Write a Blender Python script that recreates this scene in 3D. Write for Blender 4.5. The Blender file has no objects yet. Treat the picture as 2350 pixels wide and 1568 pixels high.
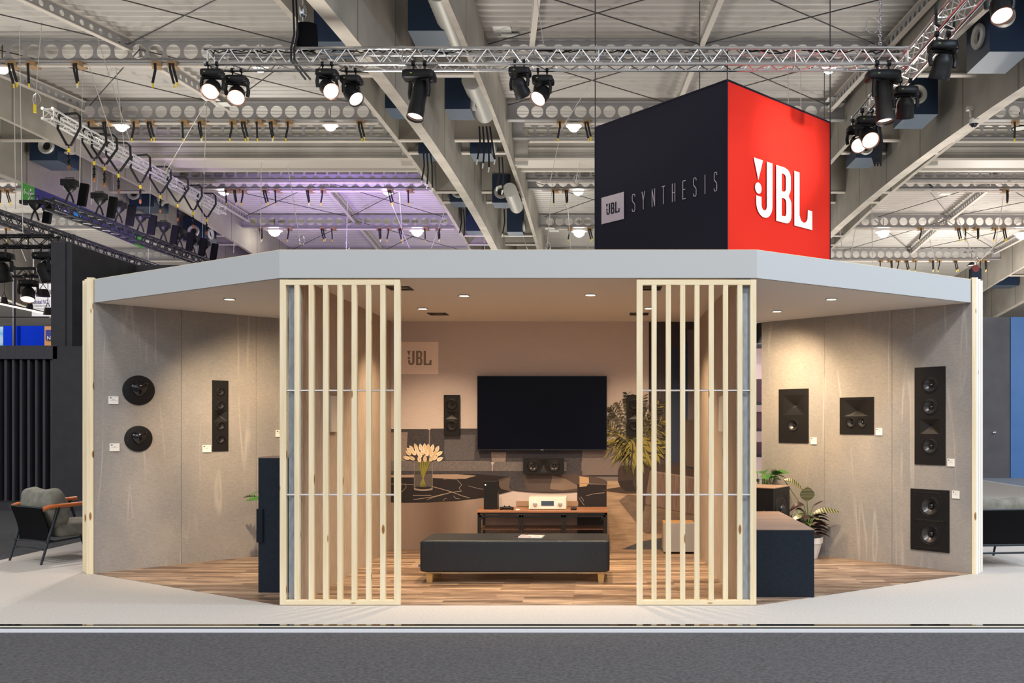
import bpy, bmesh, math, random
from mathutils import Vector, Matrix, Euler

random.seed(7)
C = bpy.context.scene
COL = C.collection
R = math.radians
PI = math.pi

# ------------------------------------------------------------------ camera
CAMZ = 1.403
F = 1985.0          # focal length in pixels of the 2350 x 1568 frame
CX, CY = 1382.0, 968.0
cam_d = bpy.data.cameras.new('camera')
cam = bpy.data.objects.new('camera', cam_d)
COL.objects.link(cam)
cam.location = (0, 0, CAMZ)
cam.rotation_euler = (PI / 2, 0, 0)
cam_d.sensor_width = 36
cam_d.lens = 36 * F / 2350
cam_d.shift_x = -(CX - 1175) / 2350
cam_d.shift_y = (CY - 784) / 2350
cam_d.clip_end = 300
C.camera = cam

# ------------------------------------------------------------------ world and exposure
C.view_settings.view_transform = 'Standard'
C.view_settings.look = 'None'
C.view_settings.gamma = 1
C.view_settings.use_curve_mapping = False
C.view_settings.exposure = 0.0
w = bpy.data.worlds.new('hall_daylight')
C.world = w
w.use_nodes = True
w.node_tree.nodes['Background'].inputs[0].default_value = (0.90, 0.93, 1.0, 1)
w.node_tree.nodes['Background'].inputs[1].default_value = 0.85
C.cycles.max_bounces = 7
C.cycles.diffuse_bounces = 4
C.cycles.sample_clamp_indirect = 6

def light(kind, name, loc, energy, color=(1, 1, 1), size=0.1, target=None, spot=60, blend=0.5, parent=None):
    d = bpy.data.lights.new(name, kind)
    d.energy = energy
    d.color = color
    if kind == 'AREA':
        d.shape = 'DISK'
        d.size = size
    else:
        d.shadow_soft_size = size
    if kind == 'SPOT':
        d.spot_size = R(spot)
        d.spot_blend = blend
    o = bpy.data.objects.new(name, d)
    COL.objects.link(o)
    M = Matrix.Translation(Vector(loc))
    if target is not None:
        q = (Vector(target) - Vector(loc)).to_track_quat('-Z', 'Y')
        M = M @ q.to_matrix().to_4x4()
    if parent is not None:
        o.parent = parent
        o.matrix_basis = XF[parent.name].inverted() @ M
    else:
        o.matrix_basis = M
    return o

WARM = (1.0, 0.74, 0.47)
COOL = (0.86, 0.92, 1.0)
XF = {}
# high-bay lamps of the rest of the hall, out of the frame above and behind the photographer
for _x, _y in ((-9, 1), (3, 1), (12, 3), (-9, -8), (4, -8)):
    light('AREA', 'hall_light', (_x, _y, 9.3), 640, (1, 0.97, 0.93), 1.2, (_x, _y, 0))
light('AREA', 'hall_light', (7, 6, 9.0), 560, (0.62, 0.78, 1.0), 1.0, (3.5, 7.5, 0))
light('POINT', 'hall_fill', (-25.5, 30, 6.8), 900, (1, 0.95, 0.88), 0.5)  # added fill for the dark far left of the hall, no lamp there
light('POINT', 'hall_fill', (-32, 42, 5.5), 1200, (1, 0.95, 0.88), 0.5)
light('POINT', 'hall_fill', (17, 38, 4.6), 1500, (1, 0.95, 0.88), 0.5)  # added fill for the dark girder beyond the right end
light('POINT', 'hall_fill', (13.5, 19.5, 3.4), 160, (0.9, 0.95, 1), 0.3)
light('SPOT', 'hall_fill', (9.6, 13.5, 5.5), 900, (0.75, 0.86, 1), 0.2, (8.2, 12, 0), 90, 0.7)
# coloured wash of the neighbouring stand on the roof behind
light('SPOT', 'wash_light', (-9.0, 27.5, 5.5), 3000, (0.50, 0.30, 1.0), 0.3, (-9.5, 34.5, 10), 95, 1.0)
light('SPOT', 'wash_light', (-11.5, 21.5, 5.0), 1300, (0.50, 0.30, 1.0), 0.3, (-15.5, 29.0, 8.6), 60, 1.0)
light('SPOT', 'wash_light', (15, 28, 4.5), 500, (1.0, 0.62, 0.55), 0.3, (15.5, 35, 10), 100, 1.0)

# added upward fill spots that brighten the roof, tied to no fixture
for _x, _y, _e in ((-19, 15, 500), (-12, 13, 560), (-3.5, 13.5, 420), (10, 14, 520), (-12, 22, 700), (-22, 26, 600), (-3, 23, 560), (9, 22, 620), (17, 24, 640), (-13, 33, 330), (-3, 32, 640), (7, 31, 640), (18, 34, 700), (-24, 36, 500), (-5, 43, 600), (10, 43, 700), (26, 42, 800)):
    light('SPOT', 'roof_fill_spot', (_x, _y, 4.2), _e * 1.25, (1, 0.95, 0.87), 0.8, (_x, _y, 10), 160, 0.4)

# ------------------------------------------------------------------ materials
MATS = {}
def nm(name):
    m = bpy.data.materials.new(name)
    m.use_nodes = True
    nt = m.node_tree
    return m, nt, nt.nodes, nt.links, nt.nodes['Principled BSDF']

def mat(name, col, rough=0.5, metal=0.0, emit=0.0, ecol=None, alpha=None, trans=0.0, coat=0.0, spec=None):
    if name in MATS:
        return MATS[name]
    m, nt, N, L, b = nm(name)
    b.inputs['Base Color'].default_value = (*col, 1)
    b.inputs['Roughness'].default_value = rough
    b.inputs['Metallic'].default_value = metal
    if emit:
        b.inputs['Emission Color'].default_value = (*(ecol or col), 1)
        b.inputs['Emission Strength'].default_value = emit
    if trans:
        b.inputs['Transmission Weight'].default_value = trans
    if coat:
        b.inputs['Coat Weight'].default_value = coat
    if spec is not None:
        b.inputs['Specular IOR Level'].default_value = spec
    MATS[name] = m
    return m

def noisy(name, c1, c2, scale=(5, 5, 5), detail=4, rough=0.6, metal=0.0, bump=0.0, lo=0.35, hi=0.65, c3=None, nscale=1.0, distort=0.0, coords='Object', rough2=None):
    if name in MATS:
        return MATS[name]
    m, nt, N, L, b = nm(name)
    tc = N.new('ShaderNodeTexCoord')
    mp = N.new('ShaderNodeMapping')
    mp.inputs['Scale'].default_value = scale
    L.new(tc.outputs[coords], mp.inputs['Vector'])
    nz = N.new('ShaderNodeTexNoise')
    nz.inputs['Scale'].default_value = nscale
    nz.inputs['Detail'].default_value = detail
    nz.inputs['Distortion'].default_value = distort
    L.new(mp.outputs[0], nz.inputs['Vector'])
    cr = N.new('ShaderNodeValToRGB')
    cr.color_ramp.elements[0].position = lo
    cr.color_ramp.elements[1].position = hi
    cr.color_ramp.elements[0].color = (*c1, 1)
    cr.color_ramp.elements[1].color = (*c2, 1)
    if c3:
        e = cr.color_ramp.elements.new((lo + hi) / 2)
        e.color = (*c3, 1)
    L.new(nz.outputs['Fac'], cr.inputs[0])
    L.new(cr.outputs[0], b.inputs['Base Color'])
    b.inputs['Roughness'].default_value = rough
    b.inputs['Metallic'].default_value = metal
    if bump:
        bp = N.new('ShaderNodeBump')
        bp.inputs['Strength'].default_value = bump
        bp.inputs['Distance'].default_value = 0.01
        L.new(nz.outputs['Fac'], bp.inputs['Height'])
        L.new(bp.outputs[0], b.inputs['Normal'])
    MATS[name] = m
    return m

def mixrgb(N, L, fac, a, b, mode='MIX'):
    x = N.new('ShaderNodeMix')
    x.data_type = 'RGBA'
    x.blend_type = mode
    for sock, v in ((x.inputs[0], fac), (x.inputs[6], a), (x.inputs[7], b)):
        if hasattr(v, 'is_output'):
            L.new(v, sock)
        elif isinstance(v, (int, float)):
            sock.default_value = v
        else:
            sock.default_value = (*v, 1)
    return x.outputs[2]

def noise(N, L, vec, scale, detail=3, distort=0.0):
    nz = N.new('ShaderNodeTexNoise')
    nz.inputs['Scale'].default_value = scale
    nz.inputs['Detail'].default_value = detail
    nz.inputs['Distortion'].default_value = distort
    L.new(vec, nz.inputs['Vector'])
    return nz.outputs['Fac']

def mapping(N, L, scale, rot=(0, 0, 0), loc=(0, 0, 0), coords='Object'):
    tc = N.new('ShaderNodeTexCoord')
    mp = N.new('ShaderNodeMapping')
    mp.inputs['Scale'].default_value = scale
    mp.inputs['Rotation'].default_value = rot
    mp.inputs['Location'].default_value = loc
    L.new(tc.outputs[coords], mp.inputs['Vector'])
    return mp.outputs[0]

def ramp(N, L, fac, stops):
    cr = N.new('ShaderNodeValToRGB')
    els = cr.color_ramp.elements
    els[0].position, els[0].color = stops[0][0], (*stops[0][1], 1)
    els[1].position, els[1].color = stops[-1][0], (*stops[-1][1], 1)
    for p, c in stops[1:-1]:
        e = els.new(p)
        e.color = (*c, 1)
    L.new(fac, cr.inputs[0])
    return cr.outputs[0]

def stone_material(name, a, b_, vein):
    m, nt, N, L, b = nm(name)
    v1 = mapping(N, L, (9, 9, 22))
    fib = noise(N, L, v1, 4.0, 6, 1.2)
    col = ramp(N, L, fib, [(0.35, a), (0.65, b_)])
    v2 = mapping(N, L, (2.1, 2.1, 1.6))
    big = noise(N, L, v2, 1.0, 3)
    bigc = ramp(N, L, big, [(0.3, (0.82, 0.84, 0.87)), (0.7, (1.1, 1.06, 1.0))])
    col = mixrgb(N, L, 1.0, col, bigc, 'MULTIPLY')
    # pale slanting veins running down the boards
    v3 = mapping(N, L, (2.6, 2.6, 0.22), (0, R(3), 0), (0.9, 0.3, 0.1))
    ve = noise(N, L, v3, 1.35, 2, 0.35)
    vm = ramp(N, L, ve, [(0.478, (0, 0, 0)), (0.5, (1, 1, 1)), (0.515, (0, 0, 0))])
    v4 = mapping(N, L, (1.2, 1.2, 1.1), (0, 0, 0), (3, 1, 5))
    gate = ramp(N, L, noise(N, L, v4, 1.5, 2), [(0.46, (0, 0, 0)), (0.62, (1, 1, 1))])
    vm = mixrgb(N, L, 1.0, vm, gate, 'MULTIPLY')
    fade = N.new('ShaderNodeMath')
    fade.operation = 'MULTIPLY'
    L.new(vm, fade.inputs[0])
    fade.inputs[1].default_value = 0.5
    col = mixrgb(N, L, fade.outputs[0], col, vein)
    L.new(col, b.inputs['Base Color'])
    b.inputs['Roughness'].default_value = 0.62
    b.inputs['Specular IOR Level'].default_value = 0.3
    MATS[name] = m
    return m

def plank_material(name):
    m, nt, N, L, b = nm(name)
    v = mapping(N, L, (1, 1, 1))
    br = N.new('ShaderNodeTexBrick')
    br.offset = 0.37
    br.offset_frequency = 2
    br.inputs['Scale'].default_value = 1
    br.inputs['Brick Width'].default_value = 0.62
    br.inputs['Row Height'].default_value = 0.072
    br.inputs['Mortar Size'].default_value = 0.0012
    br.inputs['Bias'].default_value = 0.0
    br.inputs['Color1'].default_value = (0.35, 0.255, 0.185, 1)
    br.inputs['Color2'].default_value = (0.125, 0.082, 0.056, 1)
    br.inputs['Mortar'].default_value = (0.15, 0.09, 0.055, 1)
    L.new(v, br.inputs['Vector'])
    g = noise(N, L, mapping(N, L, (2.2, 26, 1)), 1.4, 6, 1.0)
    gc = ramp(N, L, g, [(0.32, (0.52, 0.50, 0.49)), (0.6, (1.28, 1.25, 1.2))])
    col = mixrgb(N, L, 1.0, br.outputs['Color'], gc, 'MULTIPLY')
    p = noise(N, L, mapping(N, L, (1.1, 7, 1)), 1.6, 2)
    pc = ramp(N, L, p, [(0.38, (0.8, 0.76, 0.74)), (0.62, (1.3, 1.3, 1.26))])
    col = mixrgb(N, L, 1.0, col, pc, 'MULTIPLY')
    L.new(col, b.inputs['Base Color'])
    b.inputs['Roughness'].default_value = 0.38
    MATS[name] = m
    return m

def pine_material(name, a, b_, axis='Z'):
    m, nt, N, L, b = nm(name)
    s = {'Z': (30, 30, 1.3), 'X': (1.3, 30, 30), 'Y': (30, 1.3, 30)}[axis]
    g = noise(N, L, mapping(N, L, s), 1.3, 4, 0.6)
    col = ramp(N, L, g, [(0.3, a), (0.7, b_)])
    ks = {'Z': (9.5, 9.5, 3.0), 'X': (3, 9.5, 9.5), 'Y': (9.5, 3, 9.5)}[axis]
    vo = N.new('ShaderNodeTexVoronoi')
    vo.inputs['Scale'].default_value = 1.0
    L.new(mapping(N, L, ks, (0, 0, 0), (0.3, 0.2, 0.7)), vo.inputs['Vector'])
    kc = ramp(N, L, vo.outputs['Distance'], [(0.06, (0.30, 0.17, 0.07)), (0.10, (0.5, 0.32, 0.15)), (0.13, (1, 1, 1))])
    col = mixrgb(N, L, 1.0, col, kc, 'MULTIPLY')
    L.new(col, b.inputs['Base Color'])
    b.inputs['Roughness'].default_value = 0.55
    MATS[name] = m
    return m

def concrete_material(name, a, b_):
    m, nt, N, L, b = nm(name)
    n1 = noise(N, L, mapping(N, L, (0.5, 0.35, 0.6)), 1.2, 5, 0.4)
    col = ramp(N, L, n1, [(0.3, a), (0.7, b_)])
    n2 = noise(N, L, mapping(N, L, (1.2, 1.2, 0.7)), 1.5, 5)
    c2 = ramp(N, L, n2, [(0.30, (0.90, 0.90, 0.895)), (0.7, (1.04, 1.035, 1.02))])
    col = mixrgb(N, L, 1.0, col, c2, 'MULTIPLY')
    vo = N.new('ShaderNodeTexVoronoi')
    vo.inputs['Scale'].default_value = 1.3
    L.new(mapping(N, L, (1, 1, 1)), vo.inputs['Vector'])
    dots = ramp(N, L, vo.outputs['Distance'], [(0.02, (0.4, 0.4, 0.4)), (0.04, (1, 1, 1))])
    col = mixrgb(N, L, 1.0, col, dots, 'MULTIPLY')
    # joints of the shuttering every few metres along the girder
    br = N.new('ShaderNodeTexWave')
    br.wave_type = 'BANDS'
    br.bands_direction = 'Y'
    br.inputs['Scale'].default_value = 0.12
    L.new(mapping(N, L, (1, 1, 1)), br.inputs['Vector'])
    jc = ramp(N, L, br.outputs['Fac'], [(0.0, (0.6, 0.58, 0.55)), (0.0012, (1, 1, 1))])
    col = mixrgb(N, L, 1.0, col, jc, 'MULTIPLY')
    L.new(col, b.inputs['Base Color'])
    b.inputs['Roughness'].default_value = 0.85
    MATS[name] = m
    return m

STONE = stone_material('grey_stone_laminate', (0.30, 0.285, 0.27), (0.365, 0.345, 0.328), (0.58, 0.53, 0.47))
WALLIN = noisy('brown_wall_laminate', (0.36, 0.285, 0.22), (0.46, 0.37, 0.29), (24, 24, 3), 6, 0.6, nscale=2)
EDGE = noisy('grey_panel_edge', (0.26, 0.30, 0.34), (0.36, 0.40, 0.44), (20, 20, 6), 6, 0.6, nscale=2)
PLANK = plank_material('oak_plank_vinyl')
PINE = pine_material('pine_wood', (0.68, 0.555, 0.345), (0.78, 0.685, 0.49))
PINEX = pine_material('pine_wood_rail', (0.68, 0.555, 0.345), (0.78, 0.685, 0.49), 'X')
WHITE = mat('white_board', (0.43, 0.45, 0.46), 0.6, spec=0.3)
SOFFIT = mat('white_soffit', (0.74, 0.71, 0.68), 0.7, spec=0.2)
CONC = concrete_material('concrete', (0.30, 0.275, 0.24), (0.43, 0.40, 0.35))
CONCF = noisy('concrete_flange', (0.42, 0.38, 0.33), (0.58, 0.52, 0.45), (2, 2, 2), 5, 0.85, lo=0.3, hi=0.7)
BEIGE = noisy('beige_carpet', (0.385, 0.352, 0.315), (0.445, 0.412, 0.372), (60, 60, 60), 3, 0.95, bump=0.15)
DARKC = noisy('charcoal_carpet', (0.034, 0.033, 0.035), (0.070, 0.067, 0.070), (45, 45, 45), 6, 0.95, bump=0.3)
DECK = noisy('roof_sheet_metal', (0.50, 0.47, 0.435), (0.60, 0.57, 0.53), (0.3, 0.4, 1), 3, 0.38, 0.0, lo=0.3, hi=0.7)
STEEL = mat('painted_grey_steel', (0.33, 0.32, 0.32), 0.5)
CREAM = mat('cream_painted_steel', (0.66, 0.60, 0.53), 0.5)
ALU = mat('aluminium', (0.80, 0.78, 0.76), 0.28, 1.0)
CHROME = mat('zinc_steel', (0.78, 0.80, 0.84), 0.22, 1.0)
BLACK = mat('black_plastic', (0.010, 0.010, 0.012), 0.5, spec=0.3)
BLACKS = mat('black_satin', (0.011, 0.0105, 0.011), 0.45, spec=0.25)
GLOSSB = mat('gloss_black', (0.008, 0.008, 0.010), 0.12, coat=0.5)
CONE = mat('speaker_cone', (0.045, 0.043, 0.045), 0.28, 0.35)
RUBBER = mat('rubber', (0.010, 0.010, 0.011), 0.55)
BTRUSS = mat('black_truss_paint', (0.018, 0.018, 0.022), 0.35)
SLING = mat('black_sling', (0.012, 0.012, 0.014), 0.8)
YEL = mat('yellow_tag', (0.85, 0.65, 0.03), 0.6)
CARD = mat('brown_padding', (0.36, 0.23, 0.12), 0.9)
NAVY = noisy('navy_laminate', (0.007, 0.012, 0.020), (0.010, 0.016, 0.026), (50, 50, 50), 2, 0.6)
NAVY.node_tree.nodes['Principled BSDF'].inputs['Specular IOR Level'].default_value = 0.2
BROWNTOP = noisy('walnut_edge_board', (0.25, 0.165, 0.12), (0.31, 0.21, 0.155), (3, 20, 3), 4, 0.5)
RED = mat('red_stretch_fabric', (0.66, 0.024, 0.012), 0.75, spec=0.2)
NIGHT = mat('black_stretch_fabric', (0.015, 0.014, 0.024), 0.8, spec=0.2)
PRINTW = mat('white_print', (0.86, 0.85, 0.80), 0.7)
PRINTP = mat('pale_pink_print', (0.50, 0.42, 0.45), 0.7)
BLUEU = mat('dark_blue_enamel', (0.006, 0.020, 0.050), 0.5)
BLUEU_LIT = mat('blue_enamel_lit_below', (0.09, 0.12, 0.16), 0.5)  # air unit undersides: light from below painted as a paler blue
DUCT = mat('galvanised_duct', (0.50, 0.49, 0.45), 0.5, 0.3)
LAMPW = mat('lamp_glow', (1, 1, 1), 0.5, emit=40, ecol=(1, 0.93, 0.82))
LAMPWARM = mat('warm_lamp_glow', (1, 1, 1), 0.5, emit=26, ecol=(1, 0.80, 0.52))
HEADLENS = mat('lit_stage_lens', (1, 1, 1), 0.5, emit=16, ecol=(1, 0.80, 0.66))
DIMLENS = mat('faint_stage_lens', (1, 1, 1), 0.5, emit=3.0, ecol=(1, 0.62, 0.45))
WIRE = mat('bright_wire', (0.62, 0.60, 0.57), 0.4, 0.4)
DARKLENS = mat('dark_lens', (0.02, 0.02, 0.03), 0.08)

# ------------------------------------------------------------------ mesh helpers
class MB:
    def __init__(s):
        s.v, s.f, s.m = [], [], []
        s.smooth = False
    def add(s, vs, fs, mi=0, M=None):
        n = len(s.v)
        s.v += [(M @ Vector(p)) if M is not None else Vector(p) for p in vs]
        s.f += [tuple(i + n for i in f) for f in fs]
        s.m += [mi] * len(fs)
        return s
    def box(s, x0, x1, y0, y1, z0, z1, mi=0, M=None):
        return s.add([(x0, y0, z0), (x1, y0, z0), (x1, y1, z0), (x0, y1, z0), (x0, y0, z1), (x1, y0, z1), (x1, y1, z1), (x0, y1, z1)],
                     [(3, 2, 1, 0), (4, 5, 6, 7), (0, 1, 5, 4), (1, 2, 6, 5), (2, 3, 7, 6), (3, 0, 4, 7)], mi, M)
    def prism(s, pts, z0, z1, mi=0, M=None):
        n = len(pts)
        vs = [(x, y, z0) for x, y in pts] + [(x, y, z1) for x, y in pts]
        fs = [tuple(range(n))[::-1], tuple(range(n, 2 * n))] + [(i, (i + 1) % n, n + (i + 1) % n, n + i) for i in range(n)]
        return s.add(vs, fs, mi, M)
    def tube(s, p, q, r, n=8, mi=0, r2=None, cap=True, M=None):
        p, q = Vector(p), Vector(q)
        d = (q - p)
        if d.length < 1e-6:
            return s
        d.normalize()
        a = d.orthogonal().normalized()
        b = d.cross(a)
        r2 = r if r2 is None else r2
        vs = []
        for c, rr in ((p, r), (q, r2)):
            for i in range(n):
                t = 2 * PI * i / n
                vs.append(c + a * math.cos(t) * rr + b * math.sin(t) * rr)
        fs = [(i, (i + 1) % n, n + (i + 1) % n, n + i) for i in range(n)]
        if cap:
            fs += [tuple(range(n))[::-1], tuple(range(n, 2 * n))]
        return s.add(vs, fs, mi, M)
    def path(s, pts, r, n=6, mi=0, M=None, closed=False):
        pts = [Vector(p) for p in pts]
        k = len(pts)
        vs = []
        ref = None
        for i, p in enumerate(pts):
            if closed:
                d = pts[(i + 1) % k] - pts[i - 1]
            else:
                d = pts[min(i + 1, k - 1)] - pts[max(i - 1, 0)]
            d.normalize()
            a = d.orthogonal().normalized() if ref is None else (ref - d * ref.dot(d)).normalized()
            ref = a
            b = d.cross(a)
            rr = r(i / (k - 1)) if callable(r) else r
            for j in range(n):
                t = 2 * PI * j / n
                vs.append(p + a * math.cos(t) * rr + b * math.sin(t) * rr)
        fs = []
        for i in range(k if closed else k - 1):
            o, q = i * n, ((i + 1) % k) * n
            fs += [(o + j, o + (j + 1) % n, q + (j + 1) % n, q + j) for j in range(n)]
        if not closed:
            fs += [tuple(range(n))[::-1], tuple(range((k - 1) * n, k * n))]
        return s.add(vs, fs, mi, M)
    def lathe(s, prof, n=24, mi=0, M=None, sx=1.0, sy=1.0):
        # prof: (radius, height) around local Z
        vs = []
        for r, z in prof:
            for i in range(n):
                t = 2 * PI * i / n
                vs.append((r * math.cos(t) * sx, r * math.sin(t) * sy, z))
        fs = []
        for k in range(len(prof) - 1):
            o, q = k * n, (k + 1) * n
            fs += [(o + j, o + (j + 1) % n, q + (j + 1) % n, q + j) for j in range(n)]
        return s.add(vs, fs, mi, M)
    def superell(s, c, d, e1=0.4, e2=0.4, nu=20, nv=12, mi=0, M=None, warp=None):
        def sg(x, e):
            return math.copysign(abs(x) ** e, x)
        vs = []
        for j in range(nv + 1):
            v = -PI / 2 + PI * j / nv
            for i in range(nu):
                u = 2 * PI * i / nu
                p = Vector((sg(math.cos(v), e1) * sg(math.cos(u), e2), sg(math.cos(v), e1) * sg(math.sin(u), e2), sg(math.sin(v), e1)))
                p = Vector((p.x * d[0], p.y * d[1], p.z * d[2]))
                if warp:
                    p = warp(p)
                vs.append(p + Vector(c))
        fs = []
        for j in range(nv):
            for i in range(nu):
                a, b = j * nu + i, j * nu + (i + 1) % nu
                fs.append((a, b, b + nu, a + nu))
        return s.add(vs, fs, mi, M)
    def build(s, name, mats, parent=None, smooth=False, bevel=0.0, local=False, seg=2):
        me = bpy.data.meshes.new(name)
        vs = s.v
        if parent is not None and not local:
            I = XF[parent.name].inverted()
            vs = [I @ p for p in vs]
        me.from_pydata([tuple(p) for p in vs], [], s.f)
        if not isinstance(mats, (list, tuple)):
            mats = [mats]
        for m_ in mats:
            me.materials.append(m_)
        me.polygons.foreach_set('material_index', s.m)
        bm = bmesh.new()
        bm.from_mesh(me)
        bmesh.ops.remove_doubles(bm, verts=bm.verts, dist=1e-6)
        bmesh.ops.recalc_face_normals(bm, faces=bm.faces)
        bm.to_mesh(me)
        bm.free()
        if smooth:
            me.polygons.foreach_set('use_smooth', [True] * len(me.polygons))
            try:
                me.set_sharp_from_angle(angle=R(35))
            except Exception:
                pass
        o = bpy.data.objects.new(name, me)
        COL.objects.link(o)
        if parent is not None:
            o.parent = parent
            XF[o.name] = XF[parent.name].copy()
        else:
            XF[o.name] = Matrix()
        if bevel:
            b = o.modifiers.new('bevel', 'BEVEL')
            b.width = bevel
            b.segments = seg
            b.limit_method = 'ANGLE'
        return o

def thing(name, label, cat, loc=(0, 0, 0), rz=0.0, group=None, M=None):
    o = bpy.data.objects.new(name, None)
    COL.objects.link(o)
    o.empty_display_size = 0.1
    mm = M if M is not None else Matrix.Translation(Vector(loc)) @ Matrix.Rotation(rz, 4, 'Z')
    o.matrix_basis = mm
    XF[o.name] = mm.copy()
    o['label'] = label
    o['category'] = cat
    if group:
        o['group'] = group
    return o

def tag(o, label, cat, group=None, kind=None):
    o['label'] = label
    o['category'] = cat
    if group:
        o['group'] = group
    if kind:
        o['kind'] = kind
    return o

def origin(o, p):
    # put a one-mesh thing's origin at its base
    p = Vector(p)
    o.data.transform(Matrix.Translation(-p))
    o.location = p
    XF[o.name] = Matrix.Translation(p)
    return o

def structure(o, label=None):
    o['kind'] = 'structure'
    if label:
        o['label'] = label
    return o

def copy_tree(o, M=None, label=None, group=None):
    c = o.copy()
    COL.objects.link(c)
    if M is not None:
        c.matrix_basis = M
        XF[c.name] = M.copy()
        c['label'] = label
        if group:
            c['group'] = group
    for ch in list(o.children):
        d = copy_tree(ch)
        d.parent = c
    return c

def place(proto, used, M, label, group=None):
    if not used:
        proto.matrix_basis = M
        XF[proto.name] = M.copy()
        proto['label'] = label
        if group:
            proto['group'] = group
        used.append(1)
        return proto
    return copy_tree(proto, M, label, group)

def fill2d(loops, extrude=0.0):
    # filled plane figure with holes, as a mesh in the local XY plane (thickness +-extrude in Z)
    cu = bpy.data.curves.new('outline', 'CURVE')
    cu.dimensions = '2D'
    cu.fill_mode = 'BOTH'
    cu.extrude = extrude
    for lp in loops:
        sp = cu.splines.new('POLY')
        sp.points.add(len(lp) - 1)
        for p, (x, y) in zip(sp.points, lp):
            p.co = (x, y, 0, 1)
        sp.use_cyclic_u = True
    o = bpy.data.objects.new('outline', cu)
    COL.objects.link(o)
    dg = bpy.context.evaluated_depsgraph_get()
    me = bpy.data.meshes.new_from_object(o.evaluated_get(dg))
    bpy.data.objects.remove(o)
    bpy.data.curves.remove(cu)
    vs = [v.co.copy() for v in me.vertices]
    fs = [tuple(p.vertices) for p in me.polygons]
    bpy.data.meshes.remove(me)
    return vs, fs

def text2d(s, height, width=None, align='LEFT', bold=0.0):
    cu = bpy.data.curves.new('letters', 'FONT')
    cu.body = s
    cu.offset = bold
    cu.fill_mode = 'FRONT'
    o = bpy.data.objects.new('letters', cu)
    COL.objects.link(o)
    dg = bpy.context.evaluated_depsgraph_get()
    me = bpy.data.meshes.new_from_object(o.evaluated_get(dg))
    bpy.data.objects.remove(o)
    bpy.data.curves.remove(cu)
    vs = [v.co.copy() for v in me.vertices]
    fs = [tuple(p.vertices) for p in me.polygons]
    bpy.data.meshes.remove(me)
    x0 = min(v.x for v in vs); x1 = max(v.x for v in vs)
    y0 = min(v.y for v in vs); y1 = max(v.y for v in vs)
    sy = height / (y1 - y0)
    sx = width / (x1 - x0) if width else sy
    return [Vector(((v.x - x0) * sx, (v.y - y0) * sy, 0)) for v in vs], fs

def circ(cx, cy, r, n=24, ry=None):
    return [(cx + r * math.cos(2 * PI * i / n), cy + (ry or r) * math.sin(2 * PI * i / n)) for i in range(n)]

def frame_matrix(o, u, v):
    u, v = Vector(u).normalized(), Vector(v).normalized()
    n = u.cross(v)
    M = Matrix.Identity(4)
    for i in range(3):
        M[i][0], M[i][1], M[i][2], M[i][3] = u[i], v[i], n[i], o[i]
    return M

def P(px, py, Y):
    # the point of the place seen at (px, py) at distance Y
    return Vector(((px - CX) * Y / F, Y, CAMZ - (py - CY) * Y / F))

# the emblem: wedge, dot, J, B, L in a 176 x 102 box, y upward
def emblem_loops():
    def fl(l):
        return [(x, 102 - y) for x, y in l]
    def arc(cx, cy, r, a0, a1, n=8, ry=None):
        return [(cx + r * math.cos(R(a0 + (a1 - a0) * i / n)), cy + (ry or r) * math.sin(R(a0 + (a1 - a0) * i / n))) for i in range(n + 1)]
    wedge = fl([(0, 0), (26, 0), (13, 38)])
    dot = fl(circ(13, 52, 9.2, 20, 10))
    j = fl([(37, 0), (53, 0), (53, 78)] + arc(30, 78, 23, 0, 180, 14, 24) + [(7, 66), (22, 66), (22, 80)] + arc(29.5, 80, 7.5, 180, 0, 8, 9) + [(37, 80)])
    bo = fl([(64, 0), (92, 0)] + arc(92, 16, 15, -90, 0, 6) + [(107, 34)] + arc(97, 34, 10, 0, 60, 4, 15) + [(101, 51)] + arc(98, 66, 11, -60, 0, 4, 14)
            + [(109, 86)] + arc(93, 86, 16, 0, 90, 6) + [(64, 102)])
    b1 = fl([(80, 12), (86, 12)] + arc(86, 19, 6.5, -90, 0, 4, 7) + [(92.5, 38)] + arc(86, 38, 6.5, 0, 90, 4, 7) + [(80, 45)])
    b2 = fl([(80, 57), (87, 57)] + arc(87, 64, 6.5, -90, 0, 4, 7) + [(93.5, 83)] + arc(87, 83, 6.5, 0, 90, 4, 7) + [(80, 90)])
    l = fl([(118, 0), (134, 0), (134, 82)] + arc(147, 80, 12, 175, 5, 8, 12) + [(160, 66), (174, 66), (174, 102), (118, 102)])
    return [wedge, dot, j, bo, b1, b2, l]
EMB_V, EMB_F = fill2d(emblem_loops())

def emblem(mb, M, width, mi=0):
    s_ = width / 174.0
    mb.add([Vector((v.x * s_, v.y * s_, 0)) for v in EMB_V], EMB_F, mi, M)

def stroke(mb, pts, wd, M, mi=0):
    # flat strokes of constant width with square joints
    for (a, b) in zip(pts[:-1], pts[1:]):
        a, b = Vector((*a, 0)), Vector((*b, 0))
        d = (b - a).normalized()
        n = Vector((-d.y, d.x, 0)) * wd / 2
        e = d * wd * 0.35
        mb.add([a - e - n, b + e - n, b + e + n, a - e + n], [(0, 1, 2, 3)], mi, M)

# ================================================================== THE BOOTH SHELL
Y0 = 6.6            # front line of the booth
YB = 9.469          # back wall of the middle room
WX, WY, WS = 4.679, 7.966, 0.975
LW = ((-4.679, 7.966), (-3.04, 9.564))     # left wing wall, outer end to inner end
RW = ((3.400, 7.966), (1.763, 9.562))      # right wing wall, outer end to inner end
H = 2.5

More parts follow.
